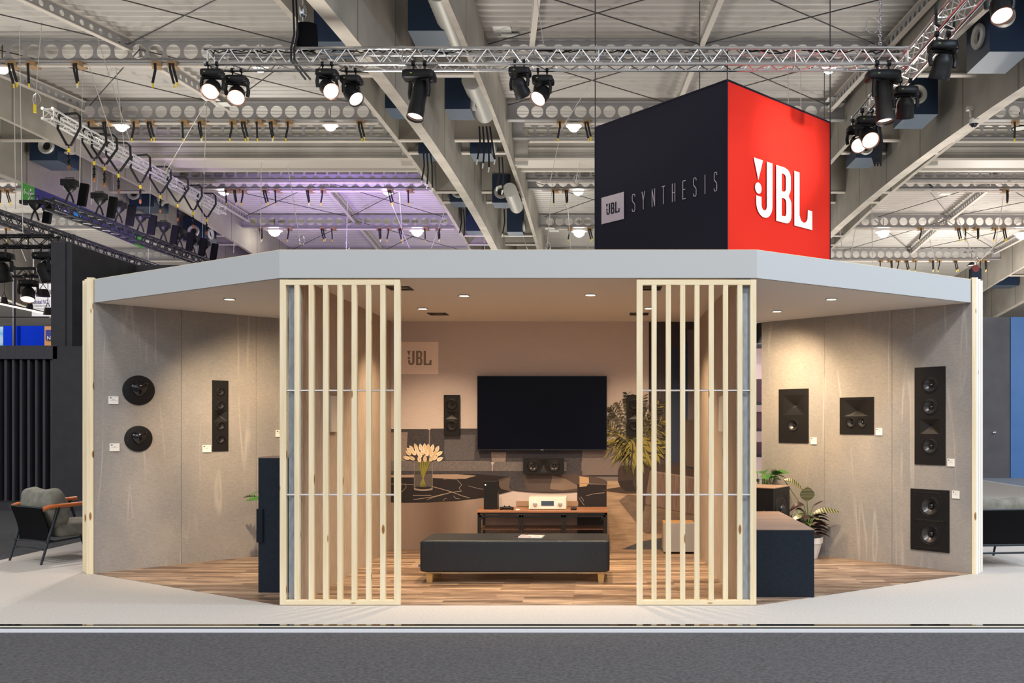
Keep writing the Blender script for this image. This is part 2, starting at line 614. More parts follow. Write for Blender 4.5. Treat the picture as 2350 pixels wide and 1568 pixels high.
# aisle carpet and platform
m = MB(); m.box(-60, 60, -25, 80, -0.24, -0.04)
structure(m.build('floor', DARKC))
m = MB(); m.box(-6.1, 9.0, 5.94, 20.6, -0.039, 0.0)
structure(m.build('floor.001', BEIGE))
PL = [(-4.70, 7.98), (-2.463, 6.6), (1.18, 6.6), (3.42, 7.98), (1.75, 9.6), (-3.02, 9.6)]
m = MB(); m.prism(PL, 0.0005, 0.004)
structure(m.build('floor.002', PLANK))
# edging profile of the platform
m = MB()
m.box(-6.1, 9.0, 5.932, 5.972, 0.0005, 0.0045, 0)
m.box(-6.1, 9.0, 5.928, 5.94, -0.006, 0.0, 1)
m.box(-6.1, 9.0, 5.930, 5.94, -0.018, -0.006, 2)
m.box(-6.1, 9.0, 5.915, 5.94, -0.040, -0.018, 3)
structure(m.build('trim_1', [mat('mirror_strip', (0.30, 0.29, 0.28), 0.06, 1.0), mat('cream_edge', (0.75, 0.70, 0.55), 0.5), mat('dark_rebate', (0.03, 0.03, 0.035), 0.5),
                             mat('white_edge', (0.70, 0.72, 0.76), 0.4)]))
m = MB(); m.box(9.0, 9.08, 5.94, 20.6, -0.04, 0.01); m.box(-6.12, -6.1, 5.94, 20.6, -0.04, 0.003, 1)
structure(m.build('trim_2', [mat('white_edge', (1, 1, 1)), mat('dark_rebate', (1, 1, 1))]))
m = MB(); m.box(9.08, 14, 12, 22, -0.039, -0.03)
structure(m.build('floor.003', noisy('blue_grey_carpet', (0.22, 0.26, 0.33), (0.30, 0.34, 0.41), (60, 60, 60), 3, 0.95)))

def wing_wall(name, A, B, seams):
    A, B = Vector((*A, 0)), Vector((*B, 0))
    u = (B - A).normalized()
    n = Vector((-u.y, u.x, 0))
    if n.y < 0:
        n = -n                       # away from the camera
    L = (B - A).length
    mb = MB()
    cuts = [0.0] + seams + [L]
    for a, b in zip(cuts[:-1], cuts[1:]):
        p0, p1 = A + u * (a + (0.0015 if a else 0)), A + u * (b - (0.0015 if b < L else 0))
        mb.prism([(p0.x, p0.y), (p1.x, p1.y), (p1.x + n.x * .012, p1.y + n.y * .012), (p0.x + n.x * .012, p0.y + n.y * .012)], 0.004, H)
    p0, p1 = A + n * .0135, B + n * .0135
    mb.prism([(p0.x, p0.y), (p1.x, p1.y), (p1.x + n.x * .07, p1.y + n.y * .07), (p0.x + n.x * .07, p0.y + n.y * .07)], 0.0, H, 1)
    structure(mb.build(name, [STONE, BLACKS]))
    return A, u, -n, L

def wall_u(W, px):
    A, u, n, L = W
    k = (px - CX) / F               # X = k Y
    # A.x + s u.x = k (A.y + s u.y)
    return (k * A.y - A.x) / (u.x - k * u.y)

def wall_hit(W, px, py):
    A, u, n, L = W
    s = wall_u(W, px)
    p = A + u * s
    return s, CAMZ - (py - CY) * p.y / F

def on_wall(W, s, z, off=0.0):
    # matrix whose X runs to the right as seen from the front, Y up, Z out of the wall
    A, u, n, L = W
    r = u if u.x > 0 else -u
    p = A + u * s + n * off
    return frame_matrix((p.x, p.y, z), r, (0, 0, 1))

_tmp = (Vector((*LW[0], 0)), (Vector((*LW[1], 0)) - Vector((*LW[0], 0))).normalized())
_l = (_tmp[0], _tmp[1], None, 0)
_r = (Vector((*RW[0], 0)), (Vector((*RW[1], 0)) - Vector((*RW[0], 0))).normalized(), None, 0)
WL = wing_wall('wall_left', *LW, [wall_u(_l, 416), wall_u(_l, 588)])
WR = wing_wall('wall_right', *RW, [wall_u(_r, 2047), wall_u(_r, 1892)])

# middle room: back wall, two side walls
m = MB(); m.box(-2.41, 1.137, YB, YB + 0.1, 0.0, H)
BACK = noisy('taupe_printed_wall', (0.56, 0.475, 0.445), (0.60, 0.51, 0.475), (6, 6, 60), 4, 0.75, nscale=3)
structure(m.build('wall_back', BACK))
for nm_, xa, xb in (('wall_side_left', -2.41, -2.31), ('wall_side_right', 1.03, 1.137)):
    m = MB()
    m.box(xa, xb, 6.655, YB, 0.0, H)
    m.box(xa, xb, 6.648, 6.656, 0.0, H, 1)
    structure(m.build(nm_, [WALLIN, EDGE]))

# canopy: fascia band, soffit and its pine edge
t = thing('canopy', 'white angular canopy with a plain fascia spanning the whole stand', 'canopy', (-0.64, 6.6, H))
FR = [(-4.677, 7.966), (-2.463, Y0), (1.18, Y0), (3.398, 7.966)]
def band(pts, th, z0, z1, mi=0, mb=None):
    mb = mb or MB()
    for (a, b) in zip(pts[:-1], pts[1:]):
        a, b = Vector((*a, 0)), Vector((*b, 0))
        d = (b - a).normalized()
        n = Vector((-d.y, d.x, 0))
        mb.prism([(a.x, a.y), (b.x, b.y), (b.x + n.x * th, b.y + n.y * th), (a.x + n.x * th, a.y + n.y * th)], z0, z1, mi)
    return mb
band(FR, 0.03, H, 2.713).build('fascia', WHITE, t)
m = MB(); m.prism([(-4.675, 7.998), (-2.46, 6.63), (1.177, 6.63), (3.396, 7.998), (1.7, 9.66), (-3.0, 9.66)], H + 0.0, H + 0.03)
m.build('soffit', SOFFIT, t)
m = MB(); m.prism([(-4.675, 7.998), (-2.46, 6.63), (1.177, 6.63), (3.396, 7.998), (1.7, 9.66), (-3.0, 9.66)], 2.69, 2.7)
m.build('top_board', WHITE, t)
band(FR, 0.028, 2.7132, 2.7165).build('edge_strip', PINE, t)

# ------------------------------------------------------------------ slatted screens
def screen(name, label, x0, slats, w_, sill):
    t = thing(name, label, 'screen', (x0 + w_ / 2, Y0, 0))
    st = 0.046
    d0, d1 = Y0, Y0 + 0.042
    ztop = 2.487
    for a, b in ((x0, x0 + st), (x0 + w_ - st, x0 + w_)):
        m = MB(); m.box(a, b, d0, d1, 0.0, ztop); m.build('stile', PINE, t, bevel=0.0015)
    for a, b in ((0.0, 0.04), (ztop - 0.04, ztop)):
        m = MB(); m.box(x0 + st, x0 + w_ - st, d0, d1, a, b); m.build('rail', PINEX, t, bevel=0.0015)
    for sx in slats:
        m = MB(); m.box(sx, sx + 0.038, d0 + 0.001, d1 - 0.001, 0.04, ztop - 0.04); m.build('slat', PINE, t, bevel=0.0015)
    for z in (1.642, 0.844):
        m = MB(); m.tube((x0 + st, Y0 + 0.022, z), (x0 + w_ - st, Y0 + 0.022, z), 0.0075, 10); m.build('steel_rod', CHROME, t, smooth=True)
    return t
k_ = 300.8
screen('slatted_screen', 'pine slatted screen at the left front corner of the middle room', (641.7 - CX) / k_,
       [(675.0 + 32.85 * i - CX) / k_ for i in range(7)], 276 / k_, 0)
screen('slatted_screen', 'pine slatted screen at the right front corner of the middle room', (1461 - CX) / k_,
       [(1495.5 + 32.85 * i - CX) / k_ for i in range(7)], 275 / k_, 0)

# pine posts at the two outer ends of the wings
WEDGE = mat('white_painted_edge', (0.80, 0.81, 0.82), 0.5)
for sgn, side in ((-1, 'left'), (1, 'right')):
    t = thing('end_screen', 'edge of a pine slatted screen at the far %s end of the stand' % side, 'screen', (-0.64 + sgn * 4.07, 8.02, 0))
    for i in range(3):
        x = (-4.682 - i * 0.058) if sgn < 0 else (3.402 + i * 0.050)
        y = 7.955 + i * 0.065
        m = MB()
        if sgn < 0:
            m.box(x - 0.060, x, y, y + 0.040, 0, 2.73 - i * 0.004)
            m.build('post', PINE, t, bevel=0.0015)
        else:
            m.box(x, x + 0.040, y, y + 0.040, 0, 2.73 - i * 0.004, 0)
            m.box(x + 0.040, x + 0.055, y, y + 0.040, 0.0, 2.73 - i * 0.004, 1)
            m.build('post', [PINE, WEDGE], t)

# ------------------------------------------------------------------ recessed downlights and ceiling speakers
DL = [(1065, 678, 'nearer of the two downlights in front of the television, left one'), (970, 708, 'downlight above the printed emblem on the back wall'),
      (1355, 676, 'front downlight right of the room centre, above the television edge'), (1490, 707, 'downlight seen between the first slats of the right screen'),
      (527, 686, 'single downlight in the left wing soffit'), (1908, 686, 'front downlight in the right wing soffit'),
      (1783, 714, 'back downlight in the right wing soffit beside the room corner')]
for px, py, lab in DL:
    Y = F * (H - CAMZ) / (CY - py)
    x = (px - CX) * Y / F
    t = thing('downlight', 'round recessed ' + lab if not lab.startswith(('nearer', 'front', 'back', 'single')) else lab, 'downlight', (x, Y, H), group='recessed downlights in the canopy')
    m = MB(); m.lathe([(0.040, 0), (0.052, 0), (0.052, -0.006), (0.046, -0.009), (0.040, -0.004), (0.040, 0.0)], 28, M=Matrix.Translation((x, Y, H)))
    m.build('trim_ring', WHITE, t, smooth=True)
    m = MB(); m.lathe([(0.0, -0.004), (0.040, -0.004), (0.040, -0.001), (0, -0.001)], 24, M=Matrix.Translation((x, Y, H)))
    m.build('lens', LAMPWARM, t)
    e = 330 if px == 527 else (230 if px > 1700 else 250)
    wing = px < 600 or px > 1700
    light('SPOT', 'downlight_beam', (x, Y, H - 0.012), e, WARM, 0.035, (x + 0.1, Y + 0.9, 1.1) if wing else (x, Y + 0.45, 0), 112, 1.0, t)

for px0, px1, y0_, y1_, lab in ((886, 949, 655, 667, 'front left, half behind the left slatted screen'), (977, 1033, 716.5, 724, 'back left, beside the downlight over the printed emblem'),
                                (1459, 1523, 655, 667, 'front right, behind the right slatted screen'), (1441, 1492, 716.5, 724, 'back right, beside the right screen')):
    Yb = F * (H - CAMZ) / (CY - y1_)
    Ya = F * (H - CAMZ) / (CY - y0_)
    Ym = (Ya + Yb) / 2
    xm = ((px0 + px1) / 2 - CX) * Ym / F
    sz = 0.19
    t = thing('ceiling_speaker', 'black square ceiling speaker, ' + lab, 'speaker', (xm, Ym, H), group='square speakers in the canopy soffit')
    m = MB(); v_, f_ = fill2d([[(-sz / 2, -sz / 2), (sz / 2, -sz / 2), (sz / 2, sz / 2), (-sz / 2, sz / 2)], circ(0, 0, 0.075, 28)], 0.003)
    m.add(v_, f_, 0, Matrix.Translation((xm, Ym, H - 0.0035))); m.build('frame', BLACKS, t)
    m = MB(); m.lathe([(0.076, -0.001), (0.055, -0.004), (0.03, -0.002), (0.0, -0.005)], 24, M=Matrix.Translation((xm, Ym, H))); m.build('cone', CONE, t, smooth=True)

# ------------------------------------------------------------------ printed picture on the back wall
MY = YB - 0.0006
mural = thing('wall_print', 'printed living-room picture with sofa, marble table and palm covering the back wall', 'wall print', (-0.64, YB, 0))
def mp(px, py):
    return ((px - CX) / 209.6, CAMZ - (py - CY) / 209.6)
class Print:
    def __init__(s, layer):
        s.y = MY - layer * 0.0012
        s.mb = MB()
        s.mats = []
        s.k = 0
    def poly(s, pts, mt):
        if mt not in s.mats:
            s.mats.append(mt)
        s.k += 1
        q = [mp(*p) for p in pts]
        area = sum(a[0] * b[1] - b[0] * a[1] for a, b in zip(q, q[1:] + q[:1]))
        if area < 0:
            q = q[::-1]
        y = s.y - s.k * 0.00002
        v_, f_ = fill2d([q]) if len(q) > 4 else ([Vector((a, b, 0)) for a, b in q], [tuple(range(len(q)))])
        s.mb.add([(p.x, y, p.y) for p in v_], f_, s.mats.index(mt))
    def rect(s, x0, x1, y0, y1, mt):
        s.poly([(x0, y0), (x1, y0), (x1, y1), (x0, y1)], mt)
    def line(s, pts, wd, mt):
        for a, b in zip(pts[:-1], pts[1:]):
            dx, dy = b[0] - a[0], b[1] - a[1]
            l_ = math.hypot(dx, dy) or 1
            nx, ny = -dy / l_ * wd / 2, dx / l_ * wd / 2
            s.poly([(a[0] - nx, a[1] - ny), (b[0] - nx, b[1] - ny), (b[0] + nx, b[1] + ny), (a[0] + nx, a[1] + ny)], mt)
    def build(s, name):
        return s.mb.build(name, s.mats, mural)
def pm(name, c, r=0.7):
    return mat('print_' + name, c, r, spec=0.25)
def pn(name, a, b, sc=(40, 40, 40)):
    return noisy('print_' + name, a, b, sc, 4, 0.7, nscale=1.5)
SOFA = pn('sofa_grey', (0.033, 0.030, 0.038), (0.052, 0.047, 0.056))
SOFA2 = pn('sofa_seat', (0.115, 0.100, 0.102), (0.165, 0.145, 0.145))
PIL = pn('pillow_grey', (0.080, 0.074, 0.086), (0.105, 0.097, 0.107))
TAU = pn('pillow_taupe', (0.21, 0.165, 0.145), (0.26, 0.205, 0.18))
DK = pm('near_black', (0.022, 0.018, 0.02))
def rr(x0, x1, y0, y1, r, n=5):
    out = []
    for cx_, cy_, a0 in ((x1 - r, y0 + r, -90), (x1 - r, y1 - r, 0), (x0 + r, y1 - r, 90), (x0 + r, y0 + r, 180)):
        out += [(cx_ + r * math.cos(R(a0 + 90 * i / n)), cy_ + r * math.sin(R(a0 + 90 * i / n))) for i in range(n + 1)]
    return out
# printed room behind: panelling, window with curtain, floor
p = Print(1)
p.rect(1333, 1596, 1022, 1108, pn('panel', (0.15, 0.12, 0.115), (0.175, 0.14, 0.13)))
p.rect(1333, 1596, 1022, 1024.5, DK); p.rect(1333, 1596, 1091, 1094, DK)
p.build('printed_panelling')
p = Print(2)
p.rect(1489, 1598, 739, 1080, pm('curtain_dark', (0.045, 0.040, 0.05)))
for i in range(7):
    p.rect(1508 + i * 3.6, 1509.6 + i * 3.6, 739, 1080, pm('curtain_light', (0.10, 0.085, 0.09)))
p.rect(1541, 1558, 800, 1060, pm('night_blue', (0.02, 0.045, 0.10)))
for i in range(3):
    p.rect(1543 + i * 5, 1545 + i * 5, 739, 1060, pm('curtain_dark', (1, 1, 1)))
p.rect(1577, 1598, 757, 965, pm('window_frame', (0.13, 0.11, 0.12))); p.rect(1574, 1578, 786, 960, pm('night_blue', (1, 1, 1)))
p.rect(1489, 1492, 739, 1022, DK)
p.build('printed_window')
p = Print(3)
p.poly([(1330, 1104), (1600, 1104), (1600, 1262), (1330, 1262)], noisy('print_floor', (0.27, 0.18, 0.11), (0.42, 0.29, 0.19), (3, 1, 26), 4, 0.7, nscale=1.5))
p.poly([(1440, 1135), (1600, 1150), (1600, 1225), (1480, 1225), (1420, 1150)], pn('floor_shade', (0.13, 0.09, 0.065), (0.18, 0.125, 0.09), (5, 1, 20)))
p.poly([(1425, 1262), (1470, 1243), (1532, 1232), (1532, 1262)], pn('rug', (0.05, 0.05, 0.06), (0.08, 0.08, 0.09)))
p.build('printed_floor')
# sofa
p = Print(4)
p.poly(rr(890, 985, 985, 1060, 4), SOFA); p.poly(rr(987, 1336, 984, 1060, 4), SOFA)
p.rect(984.6, 987, 987, 1058, TAU)
p.poly([(890, 993), (936, 992), (932, 1060), (890, 1060)], TAU)
p.poly([(1021, 1000), (1050, 998), (1092, 998), (1088, 1056), (1024, 1057), (1019, 1040)], PIL)
p.poly([(1127, 1038), (1162, 1038), (1160, 1060), (1129, 1060)], TAU)
p.poly(rr(885, 1129, 1058, 1090, 10), SOFA2); p.poly(rr(1131, 1305, 1060, 1090, 10), SOFA2)
p.rect(885, 1336, 1081, 1082.5, DK); p.rect(885, 1336, 1083, 1100, SOFA)
p.poly(rr(1300, 1334, 1034, 1104, 3), SOFA)
p.build('printed_sofa')
# round marble table
p = Print(5)
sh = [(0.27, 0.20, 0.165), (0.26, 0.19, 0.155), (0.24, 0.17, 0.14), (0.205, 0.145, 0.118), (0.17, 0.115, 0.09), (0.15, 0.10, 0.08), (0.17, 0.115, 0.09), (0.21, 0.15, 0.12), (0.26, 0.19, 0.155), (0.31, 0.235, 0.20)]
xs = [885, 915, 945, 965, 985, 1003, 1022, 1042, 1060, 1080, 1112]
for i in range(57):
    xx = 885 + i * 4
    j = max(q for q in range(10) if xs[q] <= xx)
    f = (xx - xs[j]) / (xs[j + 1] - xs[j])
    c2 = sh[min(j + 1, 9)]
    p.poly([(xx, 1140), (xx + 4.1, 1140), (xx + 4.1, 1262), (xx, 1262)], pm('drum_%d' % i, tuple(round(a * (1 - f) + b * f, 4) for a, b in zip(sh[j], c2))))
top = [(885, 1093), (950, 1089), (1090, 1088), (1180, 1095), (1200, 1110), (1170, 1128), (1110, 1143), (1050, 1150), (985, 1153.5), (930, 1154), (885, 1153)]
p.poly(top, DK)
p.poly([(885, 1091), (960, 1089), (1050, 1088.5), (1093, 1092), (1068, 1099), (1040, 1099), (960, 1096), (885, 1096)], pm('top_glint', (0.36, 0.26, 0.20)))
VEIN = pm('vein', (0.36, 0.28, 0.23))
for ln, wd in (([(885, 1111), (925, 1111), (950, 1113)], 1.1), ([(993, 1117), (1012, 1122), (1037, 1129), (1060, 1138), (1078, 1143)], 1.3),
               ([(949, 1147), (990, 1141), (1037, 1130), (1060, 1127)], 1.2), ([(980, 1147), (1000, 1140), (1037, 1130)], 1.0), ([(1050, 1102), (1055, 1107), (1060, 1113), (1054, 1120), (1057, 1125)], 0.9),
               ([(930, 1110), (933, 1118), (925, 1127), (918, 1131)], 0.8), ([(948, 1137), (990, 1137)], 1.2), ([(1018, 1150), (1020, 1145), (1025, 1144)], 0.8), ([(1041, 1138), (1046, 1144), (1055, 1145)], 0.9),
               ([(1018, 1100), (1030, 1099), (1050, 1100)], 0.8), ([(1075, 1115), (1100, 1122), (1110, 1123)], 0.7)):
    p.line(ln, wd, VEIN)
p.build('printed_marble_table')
# glass table on a marble block, with a bag
p = Print(6)
GL = pm('glass_brown', (0.085, 0.062, 0.055)); GL2 = pm('glass_edge', (0.045, 0.034, 0.034))
el = [(1266 + 128 * math.cos(2 * PI * i / 40), 1108 + 21 * math.sin(2 * PI * i / 40)) for i in range(40)]
p.poly([(x, y + 2.5) for x, y in el], GL2); p.poly(el, GL)
p.poly([(1142, 1108), (1180, 1092), (1172, 1128), (1150, 1122)], pm('glass_dim', (0.12, 0.09, 0.075)))
p.poly([(1172, 1090), (1200, 1090), (1210, 1125), (1168, 1122)], SOFA)
p.poly([(1268, 1092), (1300, 1100), (1335, 1120), (1290, 1126), (1262, 1122)], pm('glass_tan', (0.20, 0.145, 0.115)))
p.rect(1325, 1392, 1112, 1240, DK)
for ln in ([(1328, 1142), (1335, 1152), (1341, 1160)], [(1345, 1138), (1365, 1133), (1388, 1131)], [(1333, 1140), (1340, 1150)], [(1378, 1195), (1383, 1186)]):
    p.line(ln, 1.0, VEIN)
p.poly([(1330, 1093), (1351, 1096), (1352, 1108), (1346, 1116), (1330, 1118)], pm('bag_tan', (0.50, 0.33, 0.19)))
p.line([(1332, 1110), (1392, 1112)], 1.3, TAU)
p.rect(1185, 1327, 1150, 1162, pm('floor_tan', (0.35, 0.23, 0.15)))
p.build('printed_glass_table')
# palm with pot
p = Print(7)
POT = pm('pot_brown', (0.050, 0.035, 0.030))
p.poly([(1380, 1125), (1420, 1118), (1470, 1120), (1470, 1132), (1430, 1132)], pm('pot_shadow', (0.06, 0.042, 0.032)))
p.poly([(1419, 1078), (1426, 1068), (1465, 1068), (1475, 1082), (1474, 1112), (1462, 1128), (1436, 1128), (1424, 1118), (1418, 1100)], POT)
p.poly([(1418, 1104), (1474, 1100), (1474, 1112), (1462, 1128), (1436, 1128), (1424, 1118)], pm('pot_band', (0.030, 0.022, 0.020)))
rnd = random.Random(5)
cols = [pm('palm_dark', (0.045, 0.042, 0.024)), pm('palm_mid', (0.10, 0.092, 0.035)), pm('palm_light', (0.26, 0.215, 0.055)), pm('palm_grey', (0.13, 0.11, 0.085))]
def frond(cx_, cy_, tx, ty, n, ln, spread_, pick):
    # arching rib with drooping leaflets
    for i in range(n):
        f = (i + 1) / n
        bx = cx_ + (tx - cx_) * f
        by = cy_ + (ty - cy_) * f - 16 * math.sin(f * PI)
        for sd in (-1, 1):
            a = math.atan2(ty - cy_, tx - cx_) + sd * spread_ * (1.1 - 0.5 * f)
            dx, dy = math.cos(a) * ln, math.sin(a) * ln + 9
            mx, my = bx + dx * .55, by + dy * .42
            ex, ey = bx + dx * 0.95, by + dy + 3
            w_ = 2.3
            p.poly([(bx, by), (mx + w_, my - w_), (ex, ey), (mx - w_, my + w_)], rnd.choice(pick))
D, M_, Lh, G = cols
frond(1452, 1050, 1405, 938, 16, 22, 0.9, [D, D, G, M_]); frond(1452, 1050, 1398, 975, 12, 24, 0.8, [D, M_, G])
frond(1452, 1050, 1440, 905, 14, 20, 0.9, [D, D, M_]); frond(1452, 1050, 1475, 910, 14, 22, 0.9, [D, D, G])
frond(1455, 1050, 1515, 925, 14, 24, 0.8, [D, M_, Lh]); frond(1455, 1050, 1520, 965, 12, 24, 0.8, [Lh, M_, D])
frond(1452, 1055, 1412, 1020, 9, 26, 0.7, [Lh, Lh, M_]); frond(1452, 1055, 1425, 1050, 7, 24, 0.8, [Lh, M_])
frond(1455, 1055, 1490, 1010, 9, 26, 0.8, [Lh, Lh, D]); frond(1455, 1060, 1480, 1058, 7, 22, 0.9, [Lh, M_, D])
for i in range(22):
    a = R(-170 + i * 16.5)
    rx, ry = 62 + 10 * rnd.random(), 80 + 12 * rnd.random()
    tx, ty = 1455 + rx * math.cos(a), 1000 + ry * math.sin(a) * (1.0 if math.sin(a) < 0 else 0.7)
    frond(1453 + rnd.uniform(-4, 4), 1030 + rnd.uniform(-25, 20), tx, ty, 11, 21, 0.8, [D, D, M_, G] if math.sin(a) < -.3 else ([Lh, M_, D, Lh] if math.sin(a) > .2 else [M_, G, Lh, D]))
p.line([(1448, 1075), (1452, 1020)], 3, D)
p.build('printed_palm')
# armchair and wing chair
p = Print(8)
LEA = pm('leather', (0.060, 0.042, 0.036)); WOODV = noisy('print_walnut', (0.12, 0.075, 0.06), (0.20, 0.135, 0.11), (40, 1, 3), 4, 0.6, nscale=1.5)
p.poly([(1573, 968), (1583, 964), (1600, 962), (1600, 1075), (1575, 1070), (1572, 1040)], pm('wing_chair', (0.10, 0.072, 0.06)))
p.poly([(1456, 1075), (1470, 1058), (1530, 1066), (1600, 1078), (1600, 1170), (1470, 1150), (1452, 1110)], LEA)
p.poly([(1491, 1084), (1496, 1080), (1600, 1096), (1600, 1182), (1560, 1174), (1479, 1157)], WOODV)
p.line([(1492, 1082), (1600, 1098)], 2.2, TAU)
p.poly([(1491, 1163), (1496, 1163), (1492, 1222), (1484, 1222)], WOODV)
p.poly([(1476, 1150), (1482, 1152), (1474, 1180), (1471, 1176)], LEA)
p.build('printed_armchair')
# tulips in a glass vase
p = Print(9)
GV = pm('vase_glass', (0.10, 0.085, 0.078)); GV2 = pm('vase_rim', (0.30, 0.24, 0.20))
p.rect(951, 993, 1089, 1126, GV)
p.line([(951, 1062), (951, 1124)], 0.8, GV2); p.line([(993, 1062), (993, 1124)], 0.8, GV2)
p.poly([(951 + 21 + 21 * math.cos(2 * PI * i / 24), 1122 + 5 * math.sin(2 * PI * i / 24)) for i in range(24)], GV2)
p.poly([(972 + 19 * math.cos(2 * PI * i / 24), 1119.5 + 3.6 * math.sin(2 * PI * i / 24)) for i in range(24)], DK)
ST = [pm('stem_a', (0.22, 0.20, 0.035)), pm('stem_b', (0.11, 0.12, 0.02)), pm('stem_c', (0.32, 0.27, 0.07))]
for i in range(16):
    a = 958 + i * 1.9
    p.line([(a + 2, 1058), (966 + i * 0.75, 1085), (978 - i * 0.9, 1118 - (i % 3) * 3)], 1.2, ST[i % 3])
p.build('printed_vase')
p = Print(10)
TU = [pm('tulip_a', (0.74, 0.60, 0.42)), pm('tulip_b', (0.66, 0.50, 0.32)), pm('tulip_c', (0.80, 0.68, 0.52)), pm('tulip_d', (0.55, 0.38, 0.17))]
tul = [(945, 1030, 60), (955, 1026, 70), (966, 1027, 80), (975, 1026, 90), (983, 1027, 92), (993, 1028, 100), (1004, 1031, 115), (938, 1040, 35), (950, 1039, 50), (961, 1040, 70), (970, 1038, 80),
       (981, 1040, 95), (991, 1042, 105), (999, 1040, 110), (1009, 1041, 150), (934, 1051, 15), (946, 1052, 25), (964, 1044, 60), (978, 1036, 90), (987, 1034, 95), (957, 1033, 70), (963, 1054, 80), (976, 1053, 90),
       (1010, 1054, 155), (999, 1051, 145), (991, 1053, 130), (970, 1033, 85), (940, 1034, 45)]
for i, (x, y, a) in enumerate(tul):
    ux, uy = -math.cos(R(a)), -math.sin(R(a))
    ca, sa = math.cos(math.atan2(uy, ux)), math.sin(math.atan2(uy, ux))
    sh_ = [(-7.5, 0), (-6, 3.2), (-1, 4.6), (4, 3.4), (9, 0), (4, -3.4), (-1, -4.6), (-6, -3.2)]
    p.poly([(x + ca * q[0] - sa * q[1], y + sa * q[0] + ca * q[1]) for q in sh_], TU[i % 3])
    p.poly([(x + ca * q[0] - sa * q[1], y + sa * q[0] + ca * q[1]) for q in [(-6, -0.6), (4, -0.8), (9, 0), (0, 0.6)]], TU[3])
p.build('printed_tulips')
# printed emblem plate
p = Print(1)
p.rect(905, 1006, 785, 859, pm('emblem_plate', (0.92, 0.76, 0.66)))
p.build('printed_emblem_plate')
m = MB()
z0 = CAMZ - (838.3 - CY) / 209.6
emblem(m, Matrix.Translation((( 934.4 - CX) / 209.6, MY - 0.0030, z0)) @ Matrix.Rotation(PI / 2, 4, 'X'), 56.2 / 209.6)
m.build('printed_emblem', pm('emblem_taupe', (0.30, 0.22, 0.17)), mural)

# ================================================================== SPEAKERS ON THE WALLS
def woofer(name, M, r, parent, d=0.016, capr=0.3, cone=CONE, rim=True):
    # M: X right, Y up, Z out of the wall, origin on the baffle front
    m = MB()
    prof = [(r * 1.06, 0.0), (r * 1.05, 0.004), (r * 0.99, 0.005), (r * 0.95, 0.001), (r * 0.90, 0.0035), (r * 0.83, 0.004), (r * 0.78, -0.001)]
    m.lathe(prof, 32, 0, M)
    m.lathe([(r * 0.78, -0.001), (r * 0.55, -d * 0.55), (r * capr, -d)], 32, 1, M)
    o = m.build(name, [BLACKS if rim else RUBBER, cone], parent, smooth=True)
    c = MB()
    c.lathe([(r * capr, -d), (r * capr * 0.92, -d + r * 0.10), (r * capr * 0.6, -d + r * 0.20), (0.0, -d + r * 0.24)], 24, 0, M)
    c.build('dust_cap', GLOSSB, o, smooth=True)
    return o

def horn(name, M, w_, h_, parent, D=0.018, cy=0.0, thr=0.006):
    # rectangular flare falling to a throat, with creases to its corners
    n = 20
    vs, fs = [], []
    for j in range(n + 1):
        for i in range(n + 1):
            u, v = -1 + 2 * i / n, -1 + 2 * j / n
            vv = v - cy
            vv = vv / (1 - cy) if vv > 0 else vv / (1 + cy)
            q = max(abs(u), abs(vv))
            z = -D * (1 - q ** 0.55)
            vs.append((u * w_ / 2, v * h_ / 2, z))
    for j in range(n):
        for i in range(n):
            a = j * (n + 1) + i
            fs.append((a, a + 1, a + n + 2, a + n + 1))
    m = MB(); m.add(vs, fs, 0, M)
    o = m.build(name, BLACKS, parent, smooth=True)
    t_ = MB(); t_.superell((0, cy * h_ / 2, -D + 0.002), (thr, thr, thr), 1, 1, 12, 8, 0, M)
    t_.build('tweeter', CHROME, o, smooth=True)
    return o

def baffle(M, w_, h_, holes, parent, th=0.024, rects=()):
    loops = [[(-w_ / 2, -h_ / 2), (w_ / 2, -h_ / 2), (w_ / 2, h_ / 2), (-w_ / 2, h_ / 2)]] + [circ(x, y, r, 32) for x, y, r in holes] + [[(x - a / 2, y - b / 2), (x + a / 2, y - b / 2), (x + a / 2, y + b / 2), (x - a / 2, y + b / 2)] for x, y, a, b in rects]
    v_, f_ = fill2d(loops, th / 2)
    m = MB(); m.add([p + Vector((0, 0, -th / 2)) for p in v_], f_, 0, M)
    m.box(-w_ / 2 + .001, w_ / 2 - .001, -h_ / 2 + .001, h_ / 2 - .001, -th, -th + 0.002, 0, M)
    return m.build('baffle', BLACKS, parent)

CUTS = []
def wall_speaker(label, M, w_, h_, woofers, horns, name='wall_speaker', th=0.058, group=None):
    if th > 0.05:
        CUTS.append((M, w_, h_))
    t = thing(name, label, 'speaker', M=M, group=group)
    I = M
    baffle(I, w_, h_, [(x, y, r * 1.02) for x, y, r in woofers], t, th, [(x, y, a, b) for x, y, a, b, *_ in horns])
    for x, y, r in woofers:
        woofer('woofer', I @ Matrix.Translation((x, y, 0)), r, t, d=min(r * 0.42, th - 0.008))
    for x, y, a, b, cy in horns:
        horn('horn', I @ Matrix.Translation((x, y, 0)), a, b, t, D=min(a * .35, th - 0.006), cy=cy)
    return t

def rect_on(W, px0, px1, py0, py1):
    s0, zt = wall_hit(W, (px0 + px1) / 2, py0)
    s0, zb = wall_hit(W, (px0 + px1) / 2, py1)
    sa, sb = wall_u(W, px0), wall_u(W, px1)
    return (sa + sb) / 2, (zt + zb) / 2, abs(sb - sa), zt - zb

# left wing: tall four-driver speaker
s, z, w_, h_ = rect_on(WL, 487, 523.5, 873.5, 1035.5)
k = h_ / 162
M = on_wall(WL, s, z, 0.009)
wall_speaker('tall narrow black speaker with four small drivers on the left wing wall', M, w_, h_,
             [(0, (954.5 - y) * k, 0.0405) for y in (900, 931, 978.5, 1009)], [(0, 0, w_ * 0.86, 27 * k, 0.0)])
